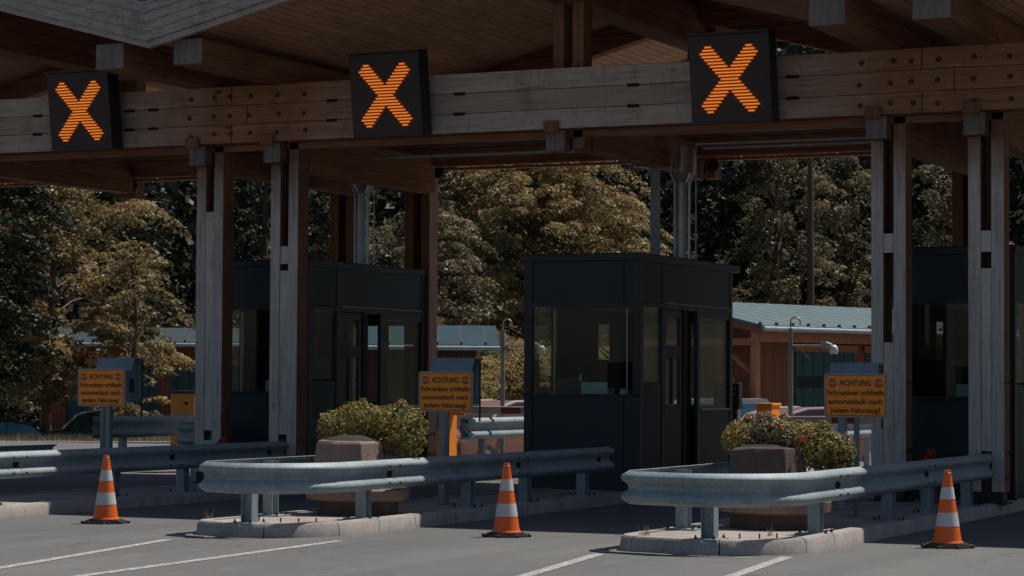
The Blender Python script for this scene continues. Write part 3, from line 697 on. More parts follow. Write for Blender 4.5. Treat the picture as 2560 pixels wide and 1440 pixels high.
b2 = copy_tree(bt); b2.location = (-6.87, 29.45, 0); b2['label'] = 'dark booth behind the right pair of timber columns'
b3 = copy_tree(bt); b3.location = (-21.98, 29.45, 0)
for o in list(b3.children_recursive)+[b3]: bpy.data.objects.remove(o)
# things on the counters
for (x, lab, l2, l3) in ((-12.62, 'pale tray on the counter of the middle booth', 'crumpled pale paper on the counter of the middle booth', 'small monitor inside the middle booth'), (-7.45, 'pale tray on the counter of the right booth', None, None), (-17.6, 'pale tray on the counter of the left booth', None, None)):
    b = MB(); b.box(x-.2, x+.19, 29.60, 29.86, 1.222, 1.232, 'tray'); b.box(x-.2, x+.19, 29.60, 29.61, 1.232, 1.58, 'tray'); b.box(x-.2, x-.19, 29.61, 29.86, 1.232, 1.5, 'tray'); b.box(x+.18, x+.19, 29.61, 29.86, 1.232, 1.5, 'tray')
    tag(b.build('tray', bevel=.004), lab, 'tray', 'pale trays in the booths')
    if l2:
        b = MB(); b.lathe([(.09, 1.222), (.10, 1.40), (.05, 1.47)], 7, 'paper', (x+.42, 29.66), jit=.5); tag(b.build('paper'), l2, 'paper')
        root = empty('monitor', (x-.45, 29.85, 1.22), .5, l3, 'monitor'); MB().box(-.2, .2, 0, .03, .12, .42, 'booth_frame').build('screen', root); MB().box(-.03, .03, 0, .03, 0, .12, 'booth_frame').box(-.1, .1, -.05, .08, 0, .012, 'booth_frame').build('stand', root)
        b = MB().box(x-.27, x-.24, 29.7, 29.705, 1.6, 1.68, 'paper'); tag(b.build('hanging_card'), 'small pale card hanging in the middle booth window', 'card')

# ------------------------------------------------------------------ warning signs
def text_mesh(name, s_, size, x, z, mat, parent, ya=-.006, spacing=1., width=None):
    cu = bpy.data.curves.new(name, 'FONT'); cu.body = s_; cu.size = size; cu.align_x = 'CENTER'; cu.align_y = 'CENTER'; cu.extrude = .0012; cu.space_character = spacing
    cu.offset = size*.02
    tmp = bpy.data.objects.new(name, cu); C.objects.link(tmp)
    dg = bpy.context.evaluated_depsgraph_get(); me = bpy.data.meshes.new_from_object(tmp.evaluated_get(dg))
    bpy.data.objects.remove(tmp)
    me.materials.clear(); me.materials.append(M[mat])
    o = bpy.data.objects.new(name, me); C.objects.link(o); o.parent = parent; o.rotation_euler = (pi/2, 0, 0); o.location = (x, ya, z)
    if width: o.scale = (width/(max(v.co.x for v in me.vertices)-min(v.co.x for v in me.vertices)), 1, 1)
    return o
def rrect(w, h, r, n=5):
    pts = []
    for cx, cz, a0 in ((w/2-r, h/2-r, 0), (-w/2+r, h/2-r, pi/2), (-w/2+r, -h/2+r, pi), (w/2-r, -h/2+r, 3*pi/2)):
        for i in range(n+1): a = a0+i/n*pi/2; pts.append((cx+r*cos(a), cz+r*sin(a)))
    return pts
def warn_sign():
    root = empty('warning_sign')
    W, H, zc = .715, .475, 1.33
    p = MB().prism([(x, z+zc) for x, z in rrect(W, H, .03)], 1, 0, .012, 'sign_edge').build('panel', root)
    MB().prism([(x, z+zc) for x, z in rrect(W-.03, H-.03, .025)], 1, -.003, -.0005, 'sign').build('face', p)
    b = MB()
    o_, i_ = rrect(W-.035, H-.035, .022), rrect(W-.047, H-.047, .018)
    nn = len(o_); b.add([(x, -.0045, z+zc) for x, z in o_]+[(x, -.0045, z+zc) for x, z in i_], [(i, (i+1)%nn, (i+1)%nn+nn, i+nn) for i in range(nn)], 'text'); b.build('border', p)
    text_mesh('lettering', 'ACHTUNG', .088, 0, zc+.135, 'text', p, width=.36)
    text_mesh('lettering', 'Schranken schließt', .078, 0, zc+.03, 'text', p, width=.645)
    text_mesh('lettering', 'automatisch nach', .078, 0, zc-.067, 'text', p, width=.61)
    text_mesh('lettering', 'jedem Fahrzeug!', .078, 0, zc-.163, 'text', p, width=.56)
    for sx in (-1, 1):
        cx = sx*.262; oc = [(cx+.052*cos(pi/8+i*pi/4), zc+.135+.052*sin(pi/8+i*pi/4)) for i in range(8)]
        st = MB().prism(oc, 1, -.006, -.0035, 'stop_red').build('stop_symbol', p)
        text_mesh('lettering', 'STOP', .036, cx, zc+.135, 'stop_white', st, ya=-.0085)
    MB().cyl((0, .045, .0), (0, .045, 1.55), .031, 14, 'post').build('pole', root, smooth=50)
    b = MB()
    for z in (zc-.15, zc+.15): b.box(-.30, .30, .0125, .022, z-.012, z+.012, 'post'); b.box(-.045, .045, .022, .078, z-.02, z+.02, 'post')
    b.build('clamp', root)
    MB().box(-.08, .08, -.035, .125, -.02, .02, 'post').build('base_plate', root)
    return root
s1 = warn_sign()
LAB = ['orange warning sign at the left, in front of the tree', 'orange warning sign between the left and middle booths', 'orange warning sign in front of the right timber columns']
for k, (x, y, z) in enumerate(((-17.45, 25., .148), (-12.57, 25., .128), (-7.57, 25., .118))):
    o = s1 if k == 0 else copy_tree(s1)
    o.location = (x, y, z); tag(o, LAB[k], 'warning sign', 'orange warning signs on the islands')

# ticket terminals behind the signs
def terminal():
    root = empty('ticket_terminal')
    b = MB(); b.box(-.27, -.15, .12, .24, 0, 1.2, 'terminal'); b.box(-.33, -.09, .05, .31, 0, .02, 'terminal'); b.build('pedestal', root, bevel=.01)
    pr = [(.0, 1.50), (.10, 1.73), (.42, 1.73), (.42, 1.18), (.0, 1.18)]          # (y, z) side outline, sloping front hood
    b = MB(); b.prism([(-.03, 1.585), (.09, 1.745), (.44, 1.745), (.44, 1.725), (.10, 1.725), (-.02, 1.565)], 0, -.36, .36, 'terminal')
    b.box(-.34, .30, .40, .42, 1.16, 1.725, 'terminal'); b.box(-.34, -.32, .02, .40, 1.16, 1.60, 'terminal'); b.box(-.32, .20, .02, .04, 1.16, 1.58, 'terminal')
    b.prism([(.02, 1.16), (.02, 1.57), (.09, 1.72), (.40, 1.72), (.40, 1.16)], 0, .20, .22, 'terminal'); b.box(.31, .335, .385, .42, .95, 1.72, 'terminal_dark'); b.box(.22, .31, .38, .40, 1.16, 1.72, 'terminal')
    b.box(-.32, .30, .02, .40, 1.14, 1.158, 'terminal'); b.build('hood', root, bevel=.006)
    MB().box(.221, .23, .14, .30, 1.28, 1.46, 'terminal_dark').build('display', root)
    return root
t1 = terminal(); TL = ['grey hooded ticket terminal behind the leftmost orange sign', 'grey hooded ticket terminal behind the middle orange sign', 'grey hooded ticket terminal behind the right orange sign']
for k, (x, y) in enumerate(((-18.22, 26.5), (-13.17, 26.5), (-7.98, 26.5))):
    o = t1 if k == 0 else copy_tree(t1)
    o.location = (x-.07, y, .13); o.scale = (.80, .70, 1 if k < 2 else .97); tag(o, TL[k], 'ticket terminal', 'ticket terminals on the islands')

# ------------------------------------------------------------------ traffic cones
def cone():
    root = empty('traffic_cone')
    H = .745; zb = .045; r = lambda z: .138+(.030-.138)*(z-zb)/(H-zb)
    b = MB(); b.lathe([(.152, zb-.004), (.146, zb+.012), (r(.06), .06)]+[(r(z), z) for z in (.2, .4, .6, .70)]+[(.037, .702), (.037, .718), (.032, .722), (.030, H)], 32, 'cone'); b.build('cone_body', root, smooth=40)
    for z0, z1 in ((.205, .335), (.465, .580)):
        MB().lathe([(r(z0)+.0025, z0), (r(z1)+.0025, z1)], 32, 'cone_white').build('reflective_band', root, smooth=40)
    b = MB(); oct_ = [(.235*q*cos(a), .235*q*sin(a)) for q, a in ((1.13 if i % 2 else 1.13, pi/8+i*pi/4) for i in range(8))]
    b.poly([(x*.95, y*.95) for x, y in oct_], .0, .018, 'rubber'); b.poly([(x*.82, y*.82) for x, y in oct_], .018, .034, 'rubber'); b.poly([(x*.70, y*.70) for x, y in oct_], .034, .045, 'rubber')
    for i in range(8):
        x, y = oct_[i]; b.box(x*.93-.02, x*.93+.02, y*.93-.02, y*.93+.02, .0, .024, 'rubber')
    b.build('base', root, bevel=.003); return root
c1 = cone(); CL = ['orange and white traffic cone standing left of the first island rail', 'orange and white traffic cone standing between the two island noses', 'orange and white traffic cone standing in front of the right rail end']
for k, (x, y, rz) in enumerate(((-15.12, 21.78, .1), (-10.33, 21.95, .5), (-5.93, 22.62, 1.1))):
    o = c1 if k == 0 else copy_tree(c1)
    o.location = (x, y, 0.002); o.rotation_euler = (0, 0, rz); tag(o, CL[k], 'traffic cone', 'traffic cones across the closed lanes')

# ------------------------------------------------------------------ planters
def leaf_cloud(cl, n, size, rnd, up=.3, star=False):
    vs = []; fs = []
    for _ in range(n):
        (cx, cy, cz, rx, ry, rz_) = rnd.choices(cl, [c[3]*c[5] for c in cl])[0]
        while True:
            d = Vector((rnd.gauss(0,1), rnd.gauss(0,1), rnd.gauss(0,1)))
            if d.length > .1: break
        d.normalize(); k = rnd.uniform(.55, 1.05)**.6
        p = Vector((cx+d.x*rx*k, cy+d.y*ry*k, cz+d.z*rz_*k))
        nrm = (d*.7+Vector((rnd.gauss(0,.5), rnd.gauss(0,.5), rnd.gauss(0,.5)+up))).normalized()
        t = nrm.cross(Vector((rnd.gauss(0,1), rnd.gauss(0,1), rnd.gauss(0,1)))).normalized(); q = nrm.cross(t); s_ = size*rnd.uniform(.6, 1.3)
        o = len(vs); vs += [tuple(p-t*s_), tuple(p-q*s_*.55+nrm*s_*.1), tuple(p+t*s_), tuple(p+q*s_*.55+nrm*s_*.1)]; fs.append((o, o+1, o+2, o+3))
    return vs, fs
def planter(x, y, label, seed, mossy):
    rnd = random.Random(seed); root = empty('flower_planter', (x, y, .128), label=label, cat='planter', group='flower planters on the island noses')
    st = random.getstate(); random.seed(seed)
    MB().lathe([(.46, 0), (.47, .15)], 10, 'rock', rot=.2, jit=.01).build('plinth', root, smooth=30)
    MB().lathe([(.50, .15), (.56, .17), (.575, .27), (.56, .285), (.50, .29)], 40, 'concrete').build('rim', root, smooth=35)
    b = MB(); m_ = 'rock' if mossy else 'concrete'
    b.lathe([(.44, .285), (.40, .55), (.365, .77), (.345, .80), (.30, .805)], 7, m_, (-.07, -.05), rot=.15, jit=.05)
    b.build('trough', root, bevel=.012)
    MB().lathe([(.29, .80), (.24, .83), (.1, .86)], 14, 'soil', (-.07, -.05)).build('soil', root, smooth=60)
    cl = [(-.30, .12, .97, .20, .22, .15), (-.12, .25, 1.02, .24, .26, .19), (.06, .3, 1.0, .22, .24, .17), (.32, .35, .96, .30, .28, .22), (.42, .25, .82, .22, .24, .2), (-.38, .05, .88, .12, .15, .12), (.26, .15, .82, .2, .14, .14)]
    cl += [(-.10, .3, 1.2, .05, .05, .06), (.36, .3, 1.19, .06, .05, .06), (.55, .3, 1.02, .06, .06, .08), (-.46, .1, 1.02, .06, .06, .07)]
    if mossy: cl = [(.05, .1, 1.08, .06, .05, .06), (-.3, .1, 1.08, .05, .05, .05), (.42, .2, 1.0, .06, .05, .07), (-.33, .1, .93, .20, .22, .14), (-.05, .1, .93, .22, .2, .15), (.2, .15, .90, .2, .2, .16), (.36, .2, .80, .24, .24, .22), (.48, .3, .72, .2, .2, .22), (-.42, .0, .86, .12, .15, .12)]
    cl = [(a*1.04, b_, c, d*1.12, e*1.1, f*1.12) for a, b_, c, d, e, f in cl]
    vs, fs = leaf_cloud(cl, 7000, .0195, rnd); pl = raw('foliage', vs, fs, 'leaf', root)
    if mossy:
        vs, fs = leaf_cloud([(-.02, -.03, .96, .22, .16, .14), (.1, -.05, .90, .16, .12, .10), (-.1, 0, 1.05, .12, .1, .12)], 1700, .021, rnd); raw('pale_foliage', vs, fs, 'leaf_pale', root)
        vs, fs = leaf_cloud([(.58, .35, .72, .14, .2, .24)], 500, .03, rnd); raw('dark_foliage', vs, fs, 'f_mid', root)
    b = MB()
    for _ in range(60 if mossy else 46):
        c_ = cl[rnd.randrange(len(cl))]; a = rnd.uniform(0, 2*pi); e = rnd.uniform(-.3, 1)
        p = Vector((c_[0]+c_[3]*cos(a)*cos(e), c_[1]-abs(c_[4]*sin(a)*cos(e)), c_[2]+c_[5]*sin(e)))
        for i in range(3): b.add([p+Vector((rnd.gauss(0,.011), rnd.gauss(0,.009), rnd.gauss(0,.011))) for _ in range(3)], [(0,1,2)], 'flower_w' if rnd.random() < .55 else 'flower')
    if mossy:
        for px, pz in ((.10, 1.02), (.33, .90), (-.40, .92)):
            for i in range(14): c_ = Vector((px, -.12, pz)); b.add([c_+Vector((rnd.gauss(0,.02), rnd.gauss(0,.012), rnd.gauss(0,.014))) for _ in range(3)], [(0,1,2)], 'flower')
    b.build('flower', pl)
    # stems
    b = MB()
    for c_ in cl: b.tube([(-.05, .0, .8), ((c_[0]-.05)/2, c_[1]/2, .85), (c_[0], c_[1], c_[2])], .008, 5, 'bark')
    b.build('stem', root); random.setstate(st); return root
planter(-12.50, 22.75, 'stone planter with a smooth trough and bushy olive plants on the middle island', 3, False)
planter(-7.72, 22.75, 'dark mossy stone planter with pale plants and orange flowers on the right island', 9, True)
planter(-17.40, 22.75, 'stone planter on the left island outside the frame', 5, False) if False else None
# geranium tubs beside the columns
for (x, y, lab) in ((-7.62, 28.2, 'red flowers in a small tub between the right timber columns'), (-17.68, 28.25, 'red flowers in a small tub between the left timber columns')):
    root = empty('flower_tub', (x, y, .13), label=lab, cat='flower tub', group='red flower tubs by the columns')
    MB().lathe([(.10, 0), (.16, .42), (.17, .44), (.15, .44)], 16, 'rock').build('pot', root, smooth=40)
    vs, fs = leaf_cloud([(0, 0, .52, .10, .10, .09), (.03, 0, .60, .07, .07, .07)], 500, .020, random.Random(4)); raw('blossom', vs, fs, 'geranium', root)
# weeds
for (x, y, lab) in ((-13.3, 21.0, 'dry weed tuft on the left corner of the middle island nose'), (-8.40, 20.95, 'dry weed tuft on the left corner of the right island nose'), (-7.35, 21.5, 'single dry grass stalk beside the right planter')):
    b = MB(); rr = random.Random(int(x*100))
    for i in range(16):
        a = rr.uniform(0, 6.28); l_ = rr.uniform(.05, .14); q = Vector((x+rr.uniform(-.04,.04), y+rr.uniform(-.04,.04), .125)); e = q+Vector((cos(a)*l_*.5, sin(a)*l_*.5, l_)); s_ = Vector((-sin(a), cos(a), 0))*.004
        b.add([q-s_, q+s_, e], [(0,1,2)], 'leaf_pale' if i % 2 else 'leaf')
    tag(b.build('weed'), lab, 'weed', 'weeds on the islands')

# ------------------------------------------------------------------ barrier cabinets, arms
def barrier(x, y, label, arm=True, w=.24):
    root = empty('barrier', (x, y, .13), label=label, cat='barrier', group='orange barrier machines behind the booths')
    MB().box(-w, .24, 0, .42, 0, 1.22, 'cab').build('cabinet', root, bevel=.012)
    MB().box(-w-.02, .26, -.02, .44, 1.22, 1.27, 'cab_top' if w > 0 else 'cab').build('lid', root, bevel=.01)
    MB().box(max(-.1, -w+.02), .2, -.012, 0, .66, .86, 'terminal').build('service_plate', root); MB().cyl((.08, -.012, 1.05), (.08, 0, 1.05), .03, 10, 'slot').build('lock', root)
    if arm:
        MB().box(.24, .46, .12, .30, .90, 1.03, 'cab').build('arm_bracket', root, bevel=.008)
        a = MB().box(.42, 3.1, .18, .25, .92, 1.05, 'arm').build('arm', root, bevel=.012)
        b = MB()
        for i in range(3): b.box(1.15+i*.8, 1.5+i*.8, .176, .254, .935, 1.035, 'arm_red')
        b.build('stripe', a)
    return root
barrier(-22.40, 34.5, 'orange barrier cabinet with dark lid left of the first timber column', False)
barrier(-17.58, 34.5, 'orange barrier cabinet with white arm half hidden behind the middle sign')
barrier(-12.12, 34.8, 'orange barrier post with white arm behind the right planter', True, -.0).scale = (1, 1, .90)
# dark notice box
root = empty('notice_box', (-12.38, 34.2, .13), label='black notice box on a brown post right of the middle booth', cat='notice box')
MB().box(-.22, .19, 0, .16, 1.05, 1.45, 'booth_frame').build('box', root, bevel=.01); MB().box(-.14, -.06, .04, .12, 0, 1.05, 'boards').box(.05, .13, .04, .12, 0, 1.05, 'boards_red').build('leg', root)
b = MB()
for z in (1.36, 1.28): b.box(-.17, .0, -.006, -.001, z-.018, z+.018, 'post'); b.box(.08, .14, -.006, -.001, z-.018, z+.018, 'post')
b.build('lettering_panel', root)
# camera masts
def mast(x, y, z, label, s_=1.):
    root = empty('camera_mast', (x, y, z), label=label, cat='camera mast', group='camera masts behind the booths')
    MB().cyl((0,0,0), (0,0,2.75), .042, 14, 'post').build('pole', root, smooth=50)
    pts = [(0, 0, 2.75)]+[(.09-.09*cos(a), 0, 2.86+.09*sin(a)) for a in [i/8*pi for i in range(9)]]+[(.18, 0, 2.8)]
    MB().tube(pts, .014, 8, 'silver').build('cable_loop', root, smooth=50)
    MB().tube([(0,0,2.45), (.62,0,2.45)], .02, 10, 'silver').build('arm', root, smooth=50)
    b = MB(); b.cyl((.62,0,2.40), (.62,0,2.53), .06, 14, 'silver'); b.cyl((.66,0,2.47), (.76,-.02,2.43), .05, 14, 'silver'); b.lathe([(.065, 2.30), (.075, 2.36), (.07, 2.42), (.03, 2.46)], 16, 'arm', (.80, -.02)); b.build('camera', root, smooth=50)
    MB().tube([(.05,0,2.4), (.2,0,2.36), (.35,0,2.2), (.5,0,2.3), (.6,0,2.42)], .012, 6, 'rubber').build('cable', root)
    return root
mast(-18.92, 40.0, -.2, 'grey camera mast left of the middle booth'); mast(-13.30, 40.0, -.2, 'grey camera mast with a white dome camera in front of the garage')

# ------------------------------------------------------------------ verge, kerb at the back left
YV = radians(25.1)
def place(a, d): return (a*cos(YA)-d*sin(YA), a*sin(YA)+d*cos(YA))
vx, vy = place(-34, 64.2); VR_ = YA+radians(5.5)
o = struct(MB().box(0, 27., .25, 9., -.55, .0, 'verge').build('grass_verge'), 'strip of dry grass behind the rear kerb'); o.location = (vx, vy, -.16); o.rotation_euler = (0, 0, VR_)
b = MB()
for i in range(27): b.box(i*1.0, i*1.0+.985, 0, .245, -.4, .02+random.uniform(-.006, .006), 'granite')
o = struct(b.build('kerb', bevel=.015), 'pale stone kerb along the rear verge'); o.location = (vx, vy, -.16); o.rotation_euler = (0, 0, VR_)
vs = []; fs = []
for _ in range(7000):
    x, y = random.uniform(14, 27), random.uniform(.3, 5.); h = random.uniform(.05, .17); a = random.uniform(0, pi)
    o_ = len(vs); vs += [(x-.02*cos(a), y-.02*sin(a), -.01), (x+.02*cos(a), y+.02*sin(a), -.01), (x+random.uniform(-.04,.04), y, h)]; fs.append((o_, o_+1, o_+2))
o = raw('grass', vs, fs, 'leaf_pale'); o.location = (vx, vy, -.16); o.rotation_euler = (0, 0, VR_)
tag(o, 'dry grass blades on the rear verge', None, None, 'stuff')

def blob_leaves(blobs, per, size, rnd, droop=.0, flat=.5):
    """each blob is a spray of leaves: a drooping, radially stretched cap with leaves that mostly face outwards and up"""
    vs = []; fs = []
    for (cx, cy, cz, r, rz_) in blobs:
        m_ = int(per*r*r); L_ = math.hypot(cx, cy) or 1.; ex, ey = cx/L_, cy/L_
        if L_ > 60: ex, ey = 1., 0.
        sub = [(rnd.gauss(0,.42), rnd.gauss(0,.42), rnd.gauss(0,.35), rnd.uniform(.28, .5)) for _ in range(9)]
        for _ in range(m_):
            d = Vector((rnd.gauss(0,1), rnd.gauss(0,1), rnd.gauss(0,1)+.35))
            if d.length < .05: continue
            d.normalize(); sx, sy, sz, sr = sub[rnd.randrange(9)]; k = sr*rnd.uniform(.75, 1.08)
            lx, ly, lz = sx+d.x*k, sy+d.y*k, sz+d.z*k*.8
            rx, ry = lx*r*1.25, ly*r*.85; q2 = lx*lx if lx > 0 else 0
            p = Vector((cx+ex*rx-ey*ry, cy+ey*rx+ex*ry, cz+lz*rz_*1.3-q2*r*(.18+droop)))
            nrm = Vector((d.x*.9+rnd.gauss(0,.42), d.y*.9+rnd.gauss(0,.42), d.z*.9+flat*.7+rnd.gauss(0,.35))).normalized()
            t = nrm.cross(Vector((rnd.gauss(0,1), rnd.gauss(0,1), rnd.gauss(0,1)))).normalized(); q = nrm.cross(t); s_ = size*rnd.uniform(.55, 1.35)
            o = len(vs); vs += [tuple(p-t*s_), tuple(p-q*s_*.5), tuple(p+t*s_), tuple(p+q*s_*.5)]; fs.append((o, o+1, o+2, o+3))
    return vs, fs
# ------------------------------------------------------------------ cars
def car(x, y, rz, z, label, paint, L=4.3, H=1.45, W=1.75, glass='car_glass', trim=False, name='parked_car'):
    root = empty(name, (x, y, z), rz, label, 'car', 'vehicles behind the gate')
    low = [(-L/2, .28), (-L/2+.03, .62), (-L/2+.2, .80), (-L*.26, .90), (L*.30, .92), (L/2-.08, .84), (L/2, .55), (L/2-.03, .28)]
    b = MB(); n_ = len(low)
    for sgn in (1,):
        ring = []
        for yy, k in ((-W/2, 0), (-W/2+.05, .0), (W/2-.05, 0), (W/2, 0)):
            sc = .96 if abs(yy) == W/2 else 1.
            ring.append([(px*sc, yy, pz if abs(yy) < W/2 else .28+(pz-.28)*.93) for px, pz in low])
        vs = [p for r_ in ring for p in r_]; fs = [(a*n_+i, a*n_+(i+1)%n_, (a+1)*n_+(i+1)%n_, (a+1)*n_+i) for a in range(3) for i in range(n_)]
        fs += [tuple(range(n_)), tuple(range(4*n_-1, 3*n_-1, -1))]; b.add(vs, fs, paint)
    b.build('body', root, smooth=40, bevel=.03)
    # greenhouse arc
    arc = [(-L*.27, .885), (-L*.17, H*.90), (-L*.04, H*.99), (L*.12, H), (L*.26, H*.93), (L*.38, .90)]
    g = MB(); n_ = len(arc)
    for (y0, y1) in ((-W*.43, W*.43),):
        vs = [(px, y0+(pz-.88)*.22, pz) for px, pz in arc]+[(px, y1-(pz-.88)*.22, pz) for px, pz in arc]
        fs = [(i, i+1, i+1+n_, i+n_) for i in range(n_-1)]; fs += [tuple(range(n_)), tuple(range(2*n_-1, n_-1, -1))]; g.add(vs, fs, glass)
    g.build('window', root, smooth=30)
    r_ = MB()
    for s_ in (-1, 1):
        pts = [(px, s_*(W*.43-(pz-.88)*.22), pz+.012) for px, pz in arc]; r_.tube(pts, .035, 6, 'car_trim' if trim else paint)
        r_.tube([(L*.1, s_*W*.43, .9), (L*.1, s_*(W*.43-.11), H)], .03, 6, paint)
    roofp = [(px, pz+.02) for px, pz in arc[1:5]]; n_ = len(roofp)
    r_.add([(px, -W*.33, pz) for px, pz in roofp]+[(px, W*.33, pz) for px, pz in roofp], [(i, i+1, i+1+n_, i+n_) for i in range(n_-1)], paint)
    r_.build('roof', root, smooth=40)
    for wx in (-L*.32, L*.31):
        for s_ in (-1, 1):
            w_ = MB().cyl((wx, s_*(W/2-.2), .31), (wx, s_*(W/2+.01), .31), .31, 20, 'rubber').build('wheel', root, smooth=40)
            MB().cyl((wx, s_*(W/2), .31), (wx, s_*(W/2+.02), .31), .19, 14, 'silver').build('rim', w_)
    for s_ in (-1, 1):
        MB().box(-L/2-.005, -L/2+.10, s_*W*.33-.16, s_*W*.33+.16, .60, .72, 'lampw').build('headlight', root, bevel=.02)
        MB().box(-L*.2, -L*.2+.12, s_*(W/2+.10)-.08, s_*(W/2+.10)+.08, .92, 1.04, paint).build('mirror', root, bevel=.02)
    return root
YV = radians(25.1)
def W_(px, d, y=None):      # constants below were measured: lateral offset a (m), distance d (m)
    return None
def place(a, d): return (a*cos(YA)-d*sin(YA), a*sin(YA)+d*cos(YA))
x, y = place(-12.9, 75.5); car(x, y, YA+.12, -.86, 'dark estate car with pale roofline parked behind the verge', 'car_dark', 4.8, 1.5, trim=True)
x, y = place(-16.2, 74.); car(x, y, YA+.25, -1.10, 'dark low car at the far left edge behind the verge', 'car_blue', 4.4, 1.38, glass='screen')
x, y = place(-.30, 50); car(x, y, pi/2-.25, -.30, 'brown car with a pale roof arc left of the middle booth', 'car_tan', 4.4, 1.47, trim=True, glass='car_gb')
x, y = place(6.1, 51); car(x, y, pi/2-.55, -.42, 'brown car with a pale roof arc behind the right planter', 'car_tan', 4.6, 1.47, trim=True, glass='car_gb')
x, y = place(9.6, 80); car(x, y, YA+.15, -.70, 'dark blue car parked in front of the garage', 'car_blue', 4.6, 1.45, glass='car_glass')
x, y = place(8.1, 76); car(x, y, YA-.2, -.85, 'blue estate car beside the dark blue car at the garage', 'car_dark', 4.3, 1.42, glass='screen')
# white van
x, y = place(6.6, 68); root = empty('white_van', (x, y, -.45), YA+.1, 'white van with blue-tinted windows behind the black notice box', 'van', 'vehicles behind the gate')
b = MB(); b.prism([(-1.9, .3), (-1.9, 1.45), (-1.7, 1.58), (.55, 1.60), (1.15, .95), (1.9, .80), (2.0, .3)], 1, -.85, .85, 'car_white'); b.build('body', root, bevel=.04)
MB().prism([(-.2, .98), (-.2, 1.45), (.5, 1.45), (.95, .98)], 1, -.86, -.853, 'screen').build('side_window', root); MB().prism([(-1.6, .98), (-1.6, 1.45), (-.3, 1.45), (-.3, .98)], 1, -.86, -.853, 'screen').build('side_window', root)
for wx in (-1.2, 1.25):
    for s_ in (-1, 1): MB().cyl((wx, s_*.65, .31), (wx, s_*.86, .31), .31, 18, 'rubber').build('wheel', root, smooth=40)

# ------------------------------------------------------------------ buildings
def shed(name, a, d, rz, Lx, Ly, zb, ze, zr, walls, roofm, label, ov=.6, ovg=.5, doors=(), posts=(), wing=False):
    """local x along the eaves (away), y depth; front wall at y=0 faces -y"""
    x, y = place(a, d); root = empty(name, (x, y, zb), rz, label, 'building')
    b = MB(); b.box(0, Lx, 0, Ly, 0, ze, walls); b.prism([(0, ze), (Ly, ze), (Ly/2, zr-.15)], 0, .02, Lx-.02, walls); b.build('wall', root)
    r_ = MB(); s_ = (zr-ze)/(Ly/2); th = .10
    for sg in (0, 1):
        y0, y1 = (-ov, Ly/2) if not sg else (Ly+ov, Ly/2); z0 = ze-s_*ov; z1 = zr
        vs = [(-ovg, y0, z0), (Lx+ovg, y0, z0), (Lx+ovg, y1, z1), (-ovg, y1, z1)]; vs += [(p, q, z+th) for p, q, z in vs]
        r_.add(vs, [(0,3,2,1), (4,5,6,7), (0,1,5,4), (1,2,6,5), (3,0,4,7)], roofm)
    rf_ = r_.build('roof', root)
    # seam uses object y; rotate the texture axis by giving seams as geometry
    sm = MB(); k = 0
    for i in range(int((Lx+2*ovg)/.75)+1):
        xx = -ovg+i*.75; sm.add([(xx, -ov, ze-s_*ov+th+.004), (xx+.06, -ov, ze-s_*ov+th+.004), (xx+.06, Ly/2, zr+th+.004), (xx, Ly/2, zr+th+.004)], [(0,1,2,3)], 'fasc_dark')
        sm.box(xx-.02, xx+.05, -ov+.05, -ov+.13, ze-s_*ov+th, ze-s_*ov+th+.09, 'fasc_dark')
    sm.build('standing_seam', rf_)
    MB().tube([(-ovg, -ov-.05, ze-s_*ov), (Lx+ovg, -ov-.05, ze-s_*ov)], .075, 8, 'gutter').build('gutter', root, smooth=50)
    MB().prism([(-ov, ze-s_*ov-.16), (Ly/2, zr-.16), (Ly+ov, ze-s_*ov-.16), (Ly+ov, ze-s_*ov), (Ly/2, zr), (-ov, ze-s_*ov)], 0, -ovg-.04, -ovg, 'boards').build('verge_board', root)
    for (x0, x1, z1, mt) in doors:
        dd = MB().box(x0, x1, -.05, -.01, 0, z1, mt).build('garage_door', root)
        MB().box(x0-.12, x1+.12, -.10, -.052, z1, z1+.22, 'beam_o').build('door_lintel', root)
    for (px_, py_) in posts: MB().box(px_-.1, px_+.1, py_-.1, py_+.1, 0, ze-.1, 'beam_o').build('post', root)
    return root
g = shed('garage_building', 7.3, 70., YA+radians(45), 12, 5.6, -.65, 4.05, 4.65, 'boards', 'roof_green', 'brown timber garage with pale green seamed metal roof at right', 1.1, 1.2, doors=((1.7, 4.6, 3.2, 'door_green'), (5.2, 8.4, 3.2, 'door_green')), posts=((-.9, -.6),))
MB().box(-.06, -.012, .9, 1.5, 2.25, 2.42, 'plaque').build('plaque', g, bevel=.02)
MB().tube([(5.1, -1.15, 3.7), (5.1, -1.1, 3.4), (5.5, -.6, 3.0), (5.7, -.1, 2.7), (5.7, -.1, 0)], .06, 8, 'gutter').build('downpipe', g, smooth=50)
MB().box(-.9, 11.5, -.70, -.50, 3.45, 3.8, 'beam_o').build('eaves_beam', g)
b = MB(); b.box(-.9, -.7, -.6, 5.6, 3.35, 3.55, 'beam_o'); b.tube([(-.85, -.3, 2.6), (-.85, .9, 3.5)], .07, 6, 'beam_o'); b.build('brace', g)
MB().box(1.75, 4.55, -.056, -.051, 2.1, 2.45, 'car_glass').build('door_window_band', g)
shed('shed_building', -5.4, 74., YA+.05, 4.3, 4.5, -.7, 3.50, 4.0, 'boards_red', 'roof_teal', 'dark red shed with teal roof darkened for tree shade left of the middle booth', .8, .7)
shed('workshop_building', -17.5, 88., YA+.03, 12, 6, -1.05, 4.05, 4.55, 'boards', 'roof_blue', 'brown workshop with pale blue roof and green doors behind the left tree', .7, .6, doors=((4.8, 8.2, 3.2, 'door_green'), (8.6, 11.8, 3.2, 'door_green'), (1., 4.4, 3.2, 'door_green')))

